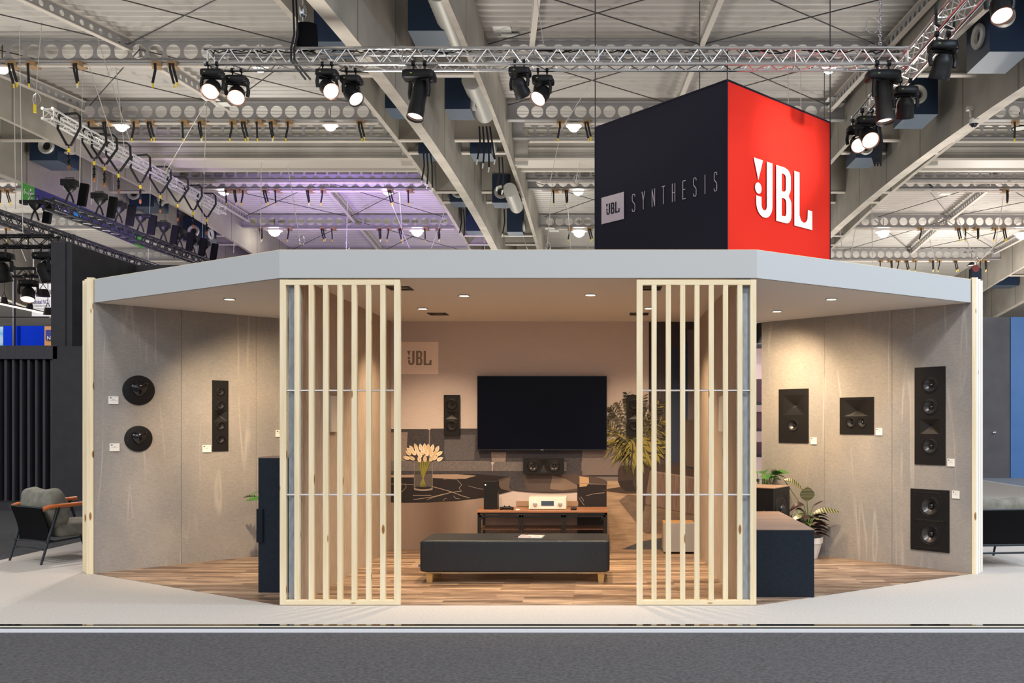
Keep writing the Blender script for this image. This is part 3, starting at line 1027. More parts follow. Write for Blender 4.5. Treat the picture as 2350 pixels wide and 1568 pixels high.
# round speakers
def round_speaker(label, px, py, rpx, vfac=1.0):
    s, z = wall_hit(WL, px, py)
    r = rpx
    M = on_wall(WL, s, z, 0.0005)
    t = thing('round_speaker', label, 'speaker', M=M)
    m = MB(); m.lathe([(r, 0), (r, 0.010), (r * 0.985, 0.013), (r * 0.75, 0.018), (r * 0.5, 0.021), (0.0, 0.021)], 48, 0, M)
    m.build('disc', BLACKS, t, smooth=True)
    m = MB()
    def wp(p):
        f = min(1, max(0, (p.y / (r * 0.50) + 1) / 2))          # 0 bottom, 1 top
        return Vector((p.x * (0.28 + 0.85 * f ** 0.7), p.y, p.z * (0.6 + 0.5 * f)))
    m.superell((0, r * 0.02, 0.018), (r * 0.60, r * 0.48, 0.045), 0.9, 0.8, 28, 16, 0, M, wp)
    m.build('nose', GLOSSB, t, smooth=True)
    m = MB()
    for sx in (-1, 1):
        m.path([(sx * r * 0.12, r * 0.34, 0.05), (sx * r * 0.30, r * 0.46, 0.05), (sx * r * 0.43, r * 0.52, 0.04), (sx * r * 0.46, r * 0.36, 0.03)], 0.009, 8, 0, M)
    m.build('horn_lip', GLOSSB, t, smooth=True)
    m = MB()
    for a in range(5):
        an = R(30 + a * 72)
        m.lathe([(0.0, 0.0165), (0.0035, 0.0165), (0.0035, 0.0145)], 10, 0, M @ Matrix.Translation((math.cos(an) * r * .84, math.sin(an) * r * .84, 0)))
    m.build('screw', GLOSSB, t)
    m = MB(); m.box(-0.006, 0.006, -0.004, 0.004, 0.0145, 0.0168, 0, M @ Matrix.Translation((-r * 0.76, r * 0.12 * vfac, 0))); m.build('badge', ALU, t)
round_speaker('larger upper round black speaker with a bulging nose on the left wing wall', 318, 896, 0.141)
round_speaker('smaller lower round black speaker with a bulging nose on the left wing wall', 317.5, 1007, 0.1225, -1)

# right wing speakers
s, z, w_, h_ = rect_on(WR, 1788, 1856, 893, 1016.5)
k = h_ / 123.5
wall_speaker('tall black rectangular speaker with one driver below a horn, nearest the room corner', on_wall(WR, s, z, 0.009), w_, h_,
             [(w_ * -0.01, -22 * k, 0.066)], [(w_ * 0.02, 25 * k, w_ * 0.72, 46 * k, -0.1)])
s, z, w_, h_ = rect_on(WR, 1928, 2006, 912, 997)
k = h_ / 85
wall_speaker('square black speaker with two small drivers below a wide horn on the right wing wall', on_wall(WR, s, z, 0.009), w_, h_,
             [(-w_ * 0.17, -16 * k, 0.052), (w_ * 0.16, -16 * k, 0.052)], [(0, 18 * k, w_ * 0.72, 38 * k, -0.45)])
s, z, w_, h_ = rect_on(WR, 2100, 2170, 842.5, 1067)
k = h_ / 224.5
M = on_wall(WR, s, z, 0.009)
wall_speaker('tallest black speaker with three drivers and a horn on the right wing wall', M, w_, h_,
             [(0, (955 - y) * k, 0.0765) for y in (884.5, 935, 1025)], [(0, (955 - 979.5) * k, w_ * 0.62, 34 * k, 0)])
s, z, w_, h_ = rect_on(WR, 2090.5, 2179, 1124, 1265)
k = h_ / 141
M = on_wall(WR, s, z, 0.009)
t = wall_speaker('large black two-driver bass speaker low on the right wing wall', M, w_, h_,
                 [(0, 32 * k, 0.096), (0, -32 * k, 0.096)], [])
for cy_ in (32 * k, -32 * k):
    m = MB()
    a, b = w_ * 0.36, 31 * k
    m.path([(-a, cy_ - b, 0), (a, cy_ - b, 0), (a, cy_ + b, 0), (-a, cy_ + b, 0)], 0.0035, 6, 0, M, closed=True)
    m.build('driver_frame', BLACKS, t)
m = MB()
for xx in (-.38, .28, .40):
    for yy in (-.46, 0.46, .40, -.02):
        m.lathe([(0.0, 0.0015), (0.008, 0.0015), (0.008, -0.001)], 8, 0, M @ Matrix.Translation((xx * w_, yy * h_, 0)))
m.build('screw', GLOSSB, t)

# the openings in the wing walls behind the recessed speakers
for wn in ('wall_left', 'wall_right'):
    wo = bpy.data.objects[wn]
    m = MB()
    for M_c, a_c, b_c in CUTS:
        if (M_c.translation.x < -2) == (wn == 'wall_left'):
            m.box(-a_c / 2 - .001, a_c / 2 + .001, -b_c / 2 - .001, b_c / 2 + .001, -0.060, 0.03, 0, M_c)
    cut = m.build('opening', STONE)
    md = wo.modifiers.new('openings', 'BOOLEAN')
    md.object = cut
    md.solver = 'EXACT'
    dg = bpy.context.evaluated_depsgraph_get()
    me = bpy.data.meshes.new_from_object(wo.evaluated_get(dg))
    wo.modifiers.clear()
    wo.data = me
    bpy.data.objects.remove(cut)

# speakers in the back wall of the middle room
def back_M(px, py, off=0.0):
    x, z = mp(px, py)
    return frame_matrix((x, YB - off, z), (1, 0, 0), (0, 0, 1))
q = 1 / 209.6
for px, lab in ((1038, 'black two-driver speaker on the back wall left of the television'), (1456.5, 'black two-driver speaker on the back wall over the printed palm')):
    wall_speaker(lab, back_M(px, 953.5, 0.042), 36 * q, 93 * q, [(0, 24.5 * q, 0.060), (0, -24 * q, 0.060)], [(0, 0, 30 * q, 18 * q, 0)], 'wall_speaker', 0.034, 'matching speakers on the back wall')
wall_speaker('wide black centre speaker with two drivers under the television', back_M(1248.5, 1069, 0.075), 93 * q, 36 * q,
             [(-24 * q, 0, 0.064), (24 * q, 0, 0.064)], [(0, 0, 20 * q, 30 * q, 0)], 'centre_speaker', 0.03)
# pale panels on the side walls of the room
for sx, X_, y0p, y1p, lab in ((1, -2.31, 8.30, 8.58, 'pale flat wall speaker on the left side wall behind the slats'), (-1, 1.03, 7.62, 7.86, 'pale flat wall speaker on the right side wall behind the slats')):
    t = thing('panel_speaker', lab, 'speaker', (X_, (y0p + y1p) / 2, 1.5))
    def zz(py, Y_):
        return CAMZ - (py - CY) * Y_ / F
    if sx > 0:
        Ya, Yb_ = 2.28 * F / (1382 - 761), 2.28 * F / (1382 - 778)
    else:
        Ya, Yb_ = 1.0 * F / (1662 - 1382), 1.0 * F / (1649 - 1382)
    z1, z0 = zz(908, Ya), zz(992, Ya)
    m = MB(); m.box(X_ + sx * 0.002, X_ + sx * 0.012, Ya + 0.01, Yb_ - 0.01, z0 + 0.01, z1 - 0.01); m.build('mount', BLACKS, t)
    m = MB(); m.box(X_ + sx * 0.012, X_ + sx * 0.030, Ya, Yb_, z0, z1); m.build('grille', mat('pale_cloth', (0.62, 0.55, 0.46), 0.9), t, bevel=0.004)

# information cards
INK = mat('dark_print', (0.10, 0.09, 0.10), 0.6)
INKS = mat('grey_print', (0.42, 0.38, 0.40), 0.6)
for W, px, py, lab in ((WL, 260, 919, 'beside the upper round speaker'), (WL, 262.5, 1027, 'beside the lower round speaker'), (WL, 474, 1030, 'at the foot of the four-driver speaker'),
                       (WL, 641, 995, 'half hidden behind the left slatted screen'), (WR, 1868, 1012, 'below the speaker nearest the room corner'), (WR, 2018, 991, 'below the square speaker'),
                       (WR, 2183, 1062, 'at the foot of the tallest speaker'), (WR, 2194, 1135.5, 'beside the two-driver bass speaker')):
    s, z = wall_hit(W, px, py)
    M = on_wall(W, s, z, 0.0005)
    a = 0.041 if W is WL else 0.031
    if W is WR: a = 0.034
    b = 0.036
    t = thing('info_card', 'small white info card on the %s wing wall %s' % ('left' if W is WL else 'right', lab), 'card', M=M, group='info cards on the wing walls')
    m = MB(); m.box(-a, a, -b, b, 0, 0.009, 0, M); m.build('card', PRINTW, t)
    m = MB(); m.box(-a * 0.78, -a * 0.42, b * 0.48, b * 0.78, 0.0091, 0.0097, 0, M); m.build('logo_mark', INK, t)
    m = MB(); m.box(-a * 0.3, a * 0.75, b * 0.6, b * 0.66, 0.0091, 0.0097, 0, M); m.box(-a * 0.7, a * 0.7, -b * 0.06, -b * 0.01, 0.0091, 0.0097, 0, M)
    m.box(-a * 0.22, a * 0.18, b * 0.1, b * 0.26, 0.0091, 0.0097, 0, M)
    m.build('text_lines', INKS, t)

# ================================================================== FURNITURE OF THE MIDDLE ROOM
# television
x0, z1 = mp(1095, 863); x1, z0 = mp(1393, 1034)
YT = 9.40
f_ = YT / YB
t = thing('television', 'large black wall-mounted television with a blank screen', 'television', ((x0 + x1) / 2 * f_, YB, 1.5))
x0 *= f_; x1 *= f_; z0 = CAMZ + (z0 - CAMZ) * f_; z1 = CAMZ + (z1 - CAMZ) * f_
m = MB(); m.box(x0, x1, YT, YT + 0.03, z0, z1); m.box(x0 + .2, x1 - .2, YT + 0.03, YT + 0.055, z0 + .1, z1 - .1); m.build('housing', mat('dark_metal', (0.03, 0.03, 0.035), 0.35, 0.6), t, bevel=0.002)
m = MB(); m.box(x0 + 0.007, x1 - 0.007, YT - 0.002, YT + 0.001, z0 + 0.013, z1 - 0.007); m.build('screen', mat('dark_screen', (0.0025, 0.003, 0.009), 0.22, spec=0.10), t)
m = MB(); m.box((x0 + x1) / 2 - 0.015, (x0 + x1) / 2 + 0.015, YT - 0.003, YT, z0 + 0.003, z0 + 0.008); m.build('badge', ALU, t)
m = MB(); m.box((x0 + x1) / 2 - 0.2, (x0 + x1) / 2 + 0.2, YT + 0.055, YB - 0.014, 1.3, 1.7); m.build('wall_bracket', BLACKS, t)

# media console with mesh doors
cx0, cx1, cy0, cy1, ct = -1.30, 0.052, 9.02, 9.42, 0.476
t = thing('media_console', 'low black media console with mesh doors and a brown wooden top', 'cabinet', (-0.62, 9.22, 0.004))
m = MB(); m.box(cx0 - .005, cx1 + .005, cy0 - .005, cy1, ct - 0.022, ct); m.build('top', noisy('console_wood', (0.27, 0.12, 0.06), (0.36, 0.17, 0.09), (2, 30, 30), 4, 0.4), t, bevel=0.002)
m = MB()
for x in (cx0, cx1 - 0.025):
    for y in (cy0, cy1 - 0.025):
        m.box(x, x + 0.025, y, y + 0.025, 0.0, ct - 0.022)
m.box(cx0, cx1, cy0, cy0 + 0.02, ct - 0.045, ct - 0.022); m.box(cx0, cx1, cy0, cy0 + 0.02, 0.06, 0.08); m.box(cx0, cx1, cy1 - 0.02, cy1, 0.06, 0.08)
m.build('frame', BLACK, t)
m = MB(); m.box(cx0 + .01, cx1 - .01, cy0 + .03, cy1 - .01, 0.075, 0.085); m.box(cx0 + .01, cx1 - .01, cy0 + .03, cy1 - .01, 0.27, 0.278); m.build('shelf', mat('rust_shelf', (0.20, 0.09, 0.05), 0.5), t)
dw = (cx1 - cx0 - 0.03) / 3
for i in range(3):
    a = cx0 + 0.015 + i * dw + 0.003
    b = a + dw - 0.006
    m = MB()
    za, zb = 0.085, ct - 0.05
    for q0, q1, q2, q3 in ((a, a + .02, za, zb), (b - .02, b, za, zb), (a, b, za, za + .02), (a, b, zb - .02, zb)):
        m.box(q0, q1, cy0 - 0.004, cy0 + 0.012, q2, q3)
    for (u0, v0, du, dv) in ((a + .02, zb - .02, 1, -1), (b - .02, zb - .02, -1, -1)):
        m.prism([(u0, v0), (u0 + du * .03, v0), (u0, v0 + dv * .03)][::(1 if du * dv > 0 else -1)], 0, 0.012, 0, frame_matrix((0, cy0 + .010, 0), (1, 0, 0), (0, 0, 1)))
    d = m.build('door', BLACK, t)
    m = MB()
    n = 26
    for j in range(-14, n):
        for sg in (1, -1):
            u0, u1 = a + .02, b - .02
            p0x = u0 + j * 0.0165
            h__ = zb - za - .04
            p1x = p0x + h__ * 0.55
            A_, B_ = (p0x, za + .02), (p1x, zb - .02)
            # clip to the panel
            def clip(A_, B_):
                (ax, az), (bx, bz) = A_, B_
                if bx < u0 or ax > u1: return None
                if ax < u0:
                    az += (bz - az) * (u0 - ax) / (bx - ax); ax = u0
                if bx > u1:
                    bz = az + (bz - az) * (u1 - ax) / (bx - ax); bx = u1
                return (ax, az), (bx, bz)
            r_ = clip(A_, B_)
            if r_:
                (ax, az), (bx, bz) = r_
                if sg < 0:
                    az, bz = (za + zb) - az, (za + zb) - bz
                m.tube((ax, cy0 + 0.004, az), (bx, cy0 + 0.004, bz), 0.0011, 3, cap=False)
    m.build('wire_mesh', BLACK, d)

# things on the console
t = thing('game_console', 'tall black box-shaped game console with a lit dot, standing on the console', 'game console', (-1.15, 9.2, ct))
sc_ = 9.18 / F
xa, xb = (1112 - CX) * sc_, (1143 - CX) * sc_
m = MB(); m.box(xa, xb, 9.12, 9.27, ct + .001, CAMZ - (1104 - CY) * sc_); m.build('case', BLACKS, t, bevel=0.003)
m = MB(); m.lathe([(0, 0.001), (0.0065, 0.001), (0.0065, -0.001)], 12, 0, frame_matrix((xa + 0.018, 9.12, CAMZ - (1112 - CY) * sc_), (1, 0, 0), (0, 0, 1))); m.build('power_light', mat('white_led', (1, 1, 1), emit=3.5, ecol=(0.7, 0.85, 1)), t)
t = thing('game_controller', 'black game controller lying beside the game console', 'controller', (-1.0, 9.12, ct))
gx = (1165 - CX) * sc_
m = MB()
m.superell((gx, 9.12, ct + 0.018), (0.062, 0.035, 0.016), 0.8, 0.7, 20, 10)
m.build('body', BLACK, t, smooth=True)
for sx in (-1, 1):
    m = MB(); m.superell((gx + sx * 0.055, 9.10, ct + 0.015), (0.020, 0.045, 0.0145), 0.9, 0.9, 14, 8); m.build('grip', BLACK, t, smooth=True)
    m = MB(); m.tube((gx + sx * 0.025, 9.11, ct + 0.03), (gx + sx * 0.025, 9.11, ct + 0.043), 0.007, 10); m.build('thumbstick', RUBBER, t)
t = thing('receiver', 'white audio receiver with two round knobs and a dark display on the console', 'receiver', (-0.58, 9.2, ct))
sc_ = 9.1 / F
xa, xb = (1213.5 - CX) * sc_, (1299 - CX) * sc_
zt = CAMZ - (1142.5 - CY) * sc_
RW_ = mat('receiver_white', (0.80, 0.76, 0.71), 0.4)
m = MB(); m.box(xa, xb, 9.1, 9.38, ct + .006, zt); m.build('case', RW_, t, bevel=0.003)
m = MB()
for a in (xa + .03, xb - .03):
    for b in (9.13, 9.35):
        m.tube((a, b, ct), (a, b, ct + .008), 0.012, 10)
m.build('foot', BLACK, t)
for px in (1228, 1285.5):
    m = MB(); m.lathe([(0.023, 0.0), (0.023, 0.016), (0.020, 0.018), (0, 0.018)], 24, 0, frame_matrix(((px - CX) * sc_, 9.1, (ct + zt) / 2), (1, 0, 0), (0, 0, 1))); m.build('knob', mat('silver_knob', (0.62, 0.60, 0.60), 0.3, 0.5), t, smooth=True)
m = MB(); m.box((1242 - CX) * sc_, (1271 - CX) * sc_, 9.097, 9.101, CAMZ - (1161 - CY) * sc_, CAMZ - (1150 - CY) * sc_); m.build('display', mat('blue_grey_display', (0.05, 0.08, 0.13), 0.25), t)
m = MB(); m.box(-0.33, -0.27, 9.06, 9.20, ct + .001, ct + 0.018, 0, Matrix.Translation((0, 0, 0)))
o = m.build('remote_control', BLACK, bevel=0.004); tag(o, 'small dark remote control lying right of the white receiver', 'remote control'); origin(o, (-0.30, 9.13, ct))
m = MB(); m.box(-0.905, -0.865, 9.05, 9.075, ct + .001, ct + 0.012)
o = m.build('paper_tag', PRINTW); tag(o, 'tiny white paper tag on the console between controller and receiver', 'tag'); origin(o, (-0.885, 9.06, ct))

# bench
t = thing('bench', 'long black leather upholstered bench on short pale wooden feet', 'bench', (-0.756, 7.72, 0.004))
m = MB(); m.superell((-0.756, 7.72, 0.2375), (0.821, 0.25, 0.1395), 0.09, 0.055, 64, 32); m.build('cushion', noisy('black_leather', (0.008, 0.011, 0.015), (0.013, 0.017, 0.022), (60, 60, 60), 4, 0.40, bump=0.08), t, smooth=True)
m = MB(); m.box(-1.53, 0.02, 7.50, 7.94, 0.088, 0.100); m.build('base_board', PINEX, t)
LEGW = mat('amber_wood', (0.52, 0.30, 0.10), 0.45)
for lx in (-1.50, -0.01):
    for ly in (7.53, 7.91):
        vs = []
        m = MB()
        a, b = 0.031, 0.022
        m.add([(lx - b, ly - b, .004), (lx + b, ly - b, .004), (lx + b, ly + b, .004), (lx - b, ly + b, .004), (lx - a, ly - a, .092), (lx + a, ly - a, .092), (lx + a, ly + a, .092), (lx - a, ly + a, .092)],
              [(3, 2, 1, 0), (4, 5, 6, 7), (0, 1, 5, 4), (1, 2, 6, 5), (2, 3, 7, 6), (3, 0, 4, 7)])
        m.build('leg', LEGW, t)
m = MB(); m.box(-1.592, -1.572, 7.49, 7.51, 0.145, 0.165); m.build('fabric_tag', mat('tag_blue', (0.12, 0.16, 0.25), 0.7), t)

t = thing('magazine', 'glossy magazine with a colourful cover lying on the black bench', 'magazine', (-0.62, 7.72, 0.377))
M = Matrix.Translation((-0.63, 7.70, 0.3775)) @ Matrix.Rotation(R(-6), 4, 'Z')
m = MB(); m.box(-0.105, 0.105, -0.075, 0.075, 0, 0.007, 0, M); m.build('pages', PRINTW, t)
m = MB(); m.box(-0.105, 0.105, -0.075, 0.075, 0.0072, 0.0082, 0, M)
mm_, nt, N, L, b = nm('magazine_cover')
c_ = ramp(N, L, noise(N, L, mapping(N, L, (16, 22, 5)), 1.2, 3, 0.5), [(0.35, (0.10, 0.04, 0.08)), (0.45, (0.55, 0.30, 0.28)), (0.55, (0.75, 0.70, 0.72)), (0.65, (0.15, 0.12, 0.30))])
L.new(c_, b.inputs['Base Color']); b.inputs['Roughness'].default_value = 0.2
m.build('cover', mm_, t)

# subwoofer in the right corner
t = thing('subwoofer', 'grey cloth-fronted subwoofer with a wooden top in the right room corner', 'subwoofer', (0.80, 9.3, 0.004))
sc_ = 9.15 / F
xa, xb = (1522 - CX) * sc_, 0.985
za, zb = 0.02, CAMZ - (1201 - CY) * sc_
m = MB(); m.box(xa + .005, xb - .004, 9.165, 9.43, za, zb + .002); m.build('cabinet', noisy('warm_wood_case', (0.46, 0.25, 0.10), (0.58, 0.34, 0.15), (4, 4, 30), 4, 0.45), t, bevel=0.004)
m = MB(); m.box(xa, xb, 9.14, 9.165, za + .005, zb); m.build('grille', noisy('grey_speaker_cloth', (0.27, 0.265, 0.27), (0.33, 0.325, 0.33), (200, 200, 200), 2, 0.95), t, bevel=0.003)
for x in (xa + .05, xb - .05):
    for y in (9.2, 9.4):
        m = MB(); m.tube((x, y, 0.004), (x, y, 0.022), 0.018, 12); m.build('foot', BLACK, t)

# ================================================================== PLINTHS, SUBWOOFER AND PLANTS
def plinth(label, x0, x1, y0, y1, zt, name='plinth'):
    t = thing(name, label, 'plinth', ((x0 + x1) / 2, (y0 + y1) / 2, 0.004))
    m = MB(); m.box(x0, x1, y0, y1, 0.004, zt - 0.008); m.build('body', NAVY, t, bevel=0.0015)
    m = MB(); m.box(x0, x1, y0, y1, zt - 0.008, zt); m.build('top_board', BROWNTOP, t)
    return t
t = plinth('tall narrow dark navy plinth with a thin wooden top behind the left screen', -2.813, -2.47, 7.075, 7.42, 1.113)
m = MB(); m.box(-2.823, -2.772, 7.06, 7.22, CAMZ - (1245 - CY) * 7.07 / F, CAMZ - (1168 - CY) * 7.07 / F)
m.build('tablet_holder', mat('dark_glass', (0.008, 0.012, 0.018), 0.15), t, bevel=0.002)
plinth('low wide dark navy plinth with a wooden top right of the right screen', 1.215, 1.690, 6.893, 8.26, 0.546)

t = thing('black_subwoofer', 'black box subwoofer with a big round driver behind the low plinth', 'subwoofer', M=Matrix.Translation((1.63, 8.78, 0.004)) @ Matrix.Rotation(R(-34), 4, 'Z'))
M = XF[t.name]
m = MB(); m.box(-0.22, 0.22, -0.25, 0.17, 0.30, 0.742, 0, M); m.build('cabinet', BLACKS, t, bevel=0.004)
m = MB(); m.box(-0.225, 0.225, -0.255, 0.175, 0.742, 0.750, 0, M); m.build('top_board', BROWNTOP, t)
m = MB(); m.box(-0.18, 0.18, -0.2, 0.14, 0.0, 0.30, 0, M); m.build('stand', BLACK, t)
MM = M @ frame_matrix((0.2215, -0.04, 0.53), (0, 1, 0), (0, 0, 1))
woofer('driver', MM, 0.155, t, d=0.004)
m = MB(); m.box(0.07, 0.16, -0.2515, -0.25, 0.34, 0.68, 0, M); m.build('side_panel', BLACKS, t)
v_, f_ = text2d('JBL', 0.020)
m = MB()
for i_, ch in enumerate(('S', 'Y', 'N', 'T', 'H', 'E', 'S', 'I', 'S')):
    v_, f_ = text2d(ch, 0.010)
    m.add(v_, f_, 0, M @ frame_matrix((0.12, -0.2522, 0.52 - i_ * 0.014), (1, 0, 0), (0, 0, 1)))
m.build('lettering', INKS, t)

def leaf(mb, base, d, up, L_, W_, droop, mi=0, mj=None, n=10, prof=None, notch=None, fold=0.25):
    # a blade from base along d, bending down by droop; alternating stripe material if mj is given
    d = Vector(d).normalized()
    side = d.cross(Vector((0, 0, 1)))
    if side.length < 1e-3:
        side = Vector((1, 0, 0))
    side.normalize()
    upv = side.cross(d).normalized()
    if up:
        side = (side * math.cos(up) + upv * math.sin(up)).normalized()
        upv = side.cross(d).normalized()
    rows = []
    nn = n * (3 if mj is not None else 1)
    for i in range(nn + 1):
        f = i / nn
        p = Vector(base) + d * (L_ * f) - Vector((0, 0, 1)) * droop * f * f
        wv = W_ * (prof(f) if prof else math.sin(PI * min(1, f * 0.96 + 0.04)) ** 0.75)
        if notch and i % 2 and 0 < i < nn:
            wv *= notch
        rows.append((p - side * wv + upv * wv * fold, p, p + side * wv + upv * wv * fold))
    vs = [q for r_ in rows for q in r_]
    for i in range(nn):
        a = 3 * i
        mt = mi if mj is None else (mj if i % 3 == 1 else mi)
        mb.add([vs[a], vs[a + 1], vs[a + 4], vs[a + 3]], [(0, 1, 2, 3)], mt)
        mb.add([vs[a + 1], vs[a + 2], vs[a + 5], vs[a + 4]], [(0, 1, 2, 3)], mt)

GREEN = mat('leaf_green', (0.04, 0.14, 0.02), 0.4)
GREEN2 = mat('leaf_light_green', (0.10, 0.21, 0.035), 0.4)
CAL = mat('calathea_dark', (0.035, 0.045, 0.020), 0.3)
CALP = mat('calathea_pale', (0.30, 0.28, 0.13), 0.35)
CALD = mat('calathea_purple', (0.030, 0.012, 0.012), 0.35)
POTW = mat('white_pot', (0.74, 0.72, 0.69), 0.5)
SOIL = mat('soil', (0.05, 0.03, 0.02), 0.9)

def pot(t, x, y, r0, r1, h_, mt=POTW):
    m = MB(); m.lathe([(0, 0.004), (r0, 0.004), (r0 + (r1 - r0) * .75, h_ * .72), (r1 * .97, h_ * .73), (r1, h_), (r1 * .92, h_), (r1 * .9, h_ - .03)], 32, 0, Matrix.Translation((x, y, 0)))
    m.build('pot', mt, t, smooth=True)
    m = MB(); m.lathe([(0, h_ - .03), (r1 * .91, h_ - .03)], 24, 0, Matrix.Translation((x, y, 0))); m.build('soil', SOIL, t)

t = thing('potted_calathea', 'striped calathea plant with drooping leaves in a white pot behind the low plinth', 'plant', (2.14, 8.98, 0.004))
bx, by = 2.115, 8.90
pot(t, bx, by, 0.10, 0.155, 0.22)
def stem_leaf(tip, L_, W_, droop, dirv, mats_, mi, mj, up=0.0, fold=0.25, root=None, rt=0.004):
    # stalk from the pot to the leaf base, then the blade
    m = MB()
    b0 = Vector(root or (bx, by, 0.2))
    tip = Vector(tip)
    mid = (b0 + tip) / 2 + Vector((0, 0, 0.05))
    mid.x = b0.x + (tip.x - b0.x) * 0.3
    m.path([b0, mid, tip], rt, 6)
    st = m.build('stalk', GREEN2, t, smooth=True)
    m = MB(); leaf(m, tip, dirv, up, L_, W_, droop, mi, mj, fold=fold)
    m.build('leaf', mats_, st)
def pt(px, py, Y=8.9):
    return P(px, py, Y)
cm = [CAL, CALP, CALD]
stem_leaf(pt(1852, 1150, 8.80), 0.13, 0.075, -0.02, (0.0, -0.25, 1), cm, 0, 1, fold=0.05)                 # upright leaf facing us
stem_leaf(pt(1866, 1180, 8.85), 0.30, 0.05, 0.10, (1, -0.15, 0.42), cm, 0, 1, up=-0.5)                    # long arching right
stem_leaf(pt(1800, 1102, 8.95), 0.20, 0.040, 0.12, (1, -0.3, 0.0), cm, 0, 1, up=-0.7)                     # stretched leaf at the top
stem_leaf(pt(1845, 1160, 8.85), 0.17, 0.045, 0.12, (-1, -0.2, 0.35), cm, 2, None, up=0.5)
stem_leaf(pt(1846, 1175, 8.85), 0.13, 0.05, 0.05, (-0.7, -0.3, 0.2), cm, 2, None, up=0.6)
stem_leaf(pt(1843, 1178, 8.80), 0.14, 0.05, 0.06, (-1, -0.4, 0.0), cm, 0, 1, up=0.9)
stem_leaf(pt(1866, 1162, 8.9), 0.12, 0.020, 0.0, (1, -0.1, 0.55), cm, 2, None, up=-0.3)
stem_leaf(pt(1868, 1206, 8.85), 0.16, 0.022, 0.03, (1, -0.2, 0.25), cm, 2, None, up=-0.3)
stem_leaf(pt(1868, 1212, 8.80), 0.11, 0.03, 0.02, (0.8, -0.3, 0.6), cm, 2, None, up=-0.5)
stem_leaf(pt(1870, 1216, 8.85), 0.12, 0.02, 0.02, (1, -0.3, 0.02), cm, 2, None)
stem_leaf(pt(1868, 1228, 8.80), 0.10, 0.02, 0.01, (1, -0.3, 0.02), cm, 2, None)
for i in range(30):
    a = i * 2.4
    stem_leaf((bx + 0.07 * math.cos(a), by + 0.05 * math.sin(a), 0.25 + 0.007 * i), 0.16, 0.048, 0.06, (math.cos(a), math.sin(a) * .8 - .2, 0.15 + 0.09 * (i % 4)), cm, (2, 2, 2, 0)[i % 4], (None, None, None, 1)[i % 4], up=0.3)

def bushy(label, x, y, z0, n, spread_, L_, W_, seed, h_=0.2, arr=None):
    global t, bx, by
    t = thing('potted_monstera', label, 'plant', (x, y, 0.004))
    bx, by = x, y
    pot(t, x, y, 0.10, 0.14, h_)
    rn = random.Random(seed)
    for i in range(n):
        a = i * 2.4 + rn.random() * .5
        rr_ = spread_ * math.sqrt((i + .5) / n)
        tip = Vector((x + rr_ * math.cos(a) * 0.6, y + rr_ * math.sin(a) * 0.6, z0 + rn.uniform(-0.05, 0.05)))
        m = MB(); m.path([(x, y, h_ - 0.02), ((x + tip.x) / 2, (y + tip.y) / 2, (h_ + tip.z) / 2 + 0.05), tip], 0.004, 6)
        st = m.build('stalk', GREEN2, t, smooth=True)
        m = MB(); leaf(m, tip, (math.cos(a), math.sin(a), rn.uniform(-.1, .5)), rn.uniform(-.4, .4), L_, W_, rn.uniform(0.02, 0.07), 0, None, n=13, notch=0.45)
        m.build('leaf', (GREEN, GREEN2)[i % 3 == 0], st)
bushy('green monstera plant rising behind the black subwoofer', 1.72, 9.24, 0.80, 15, 0.22, 0.17, 0.085, 3)
bushy('green plant mostly hidden behind the tall navy plinth', -3.30, 8.78, 0.66, 11, 0.30, 0.18, 0.06, 8)

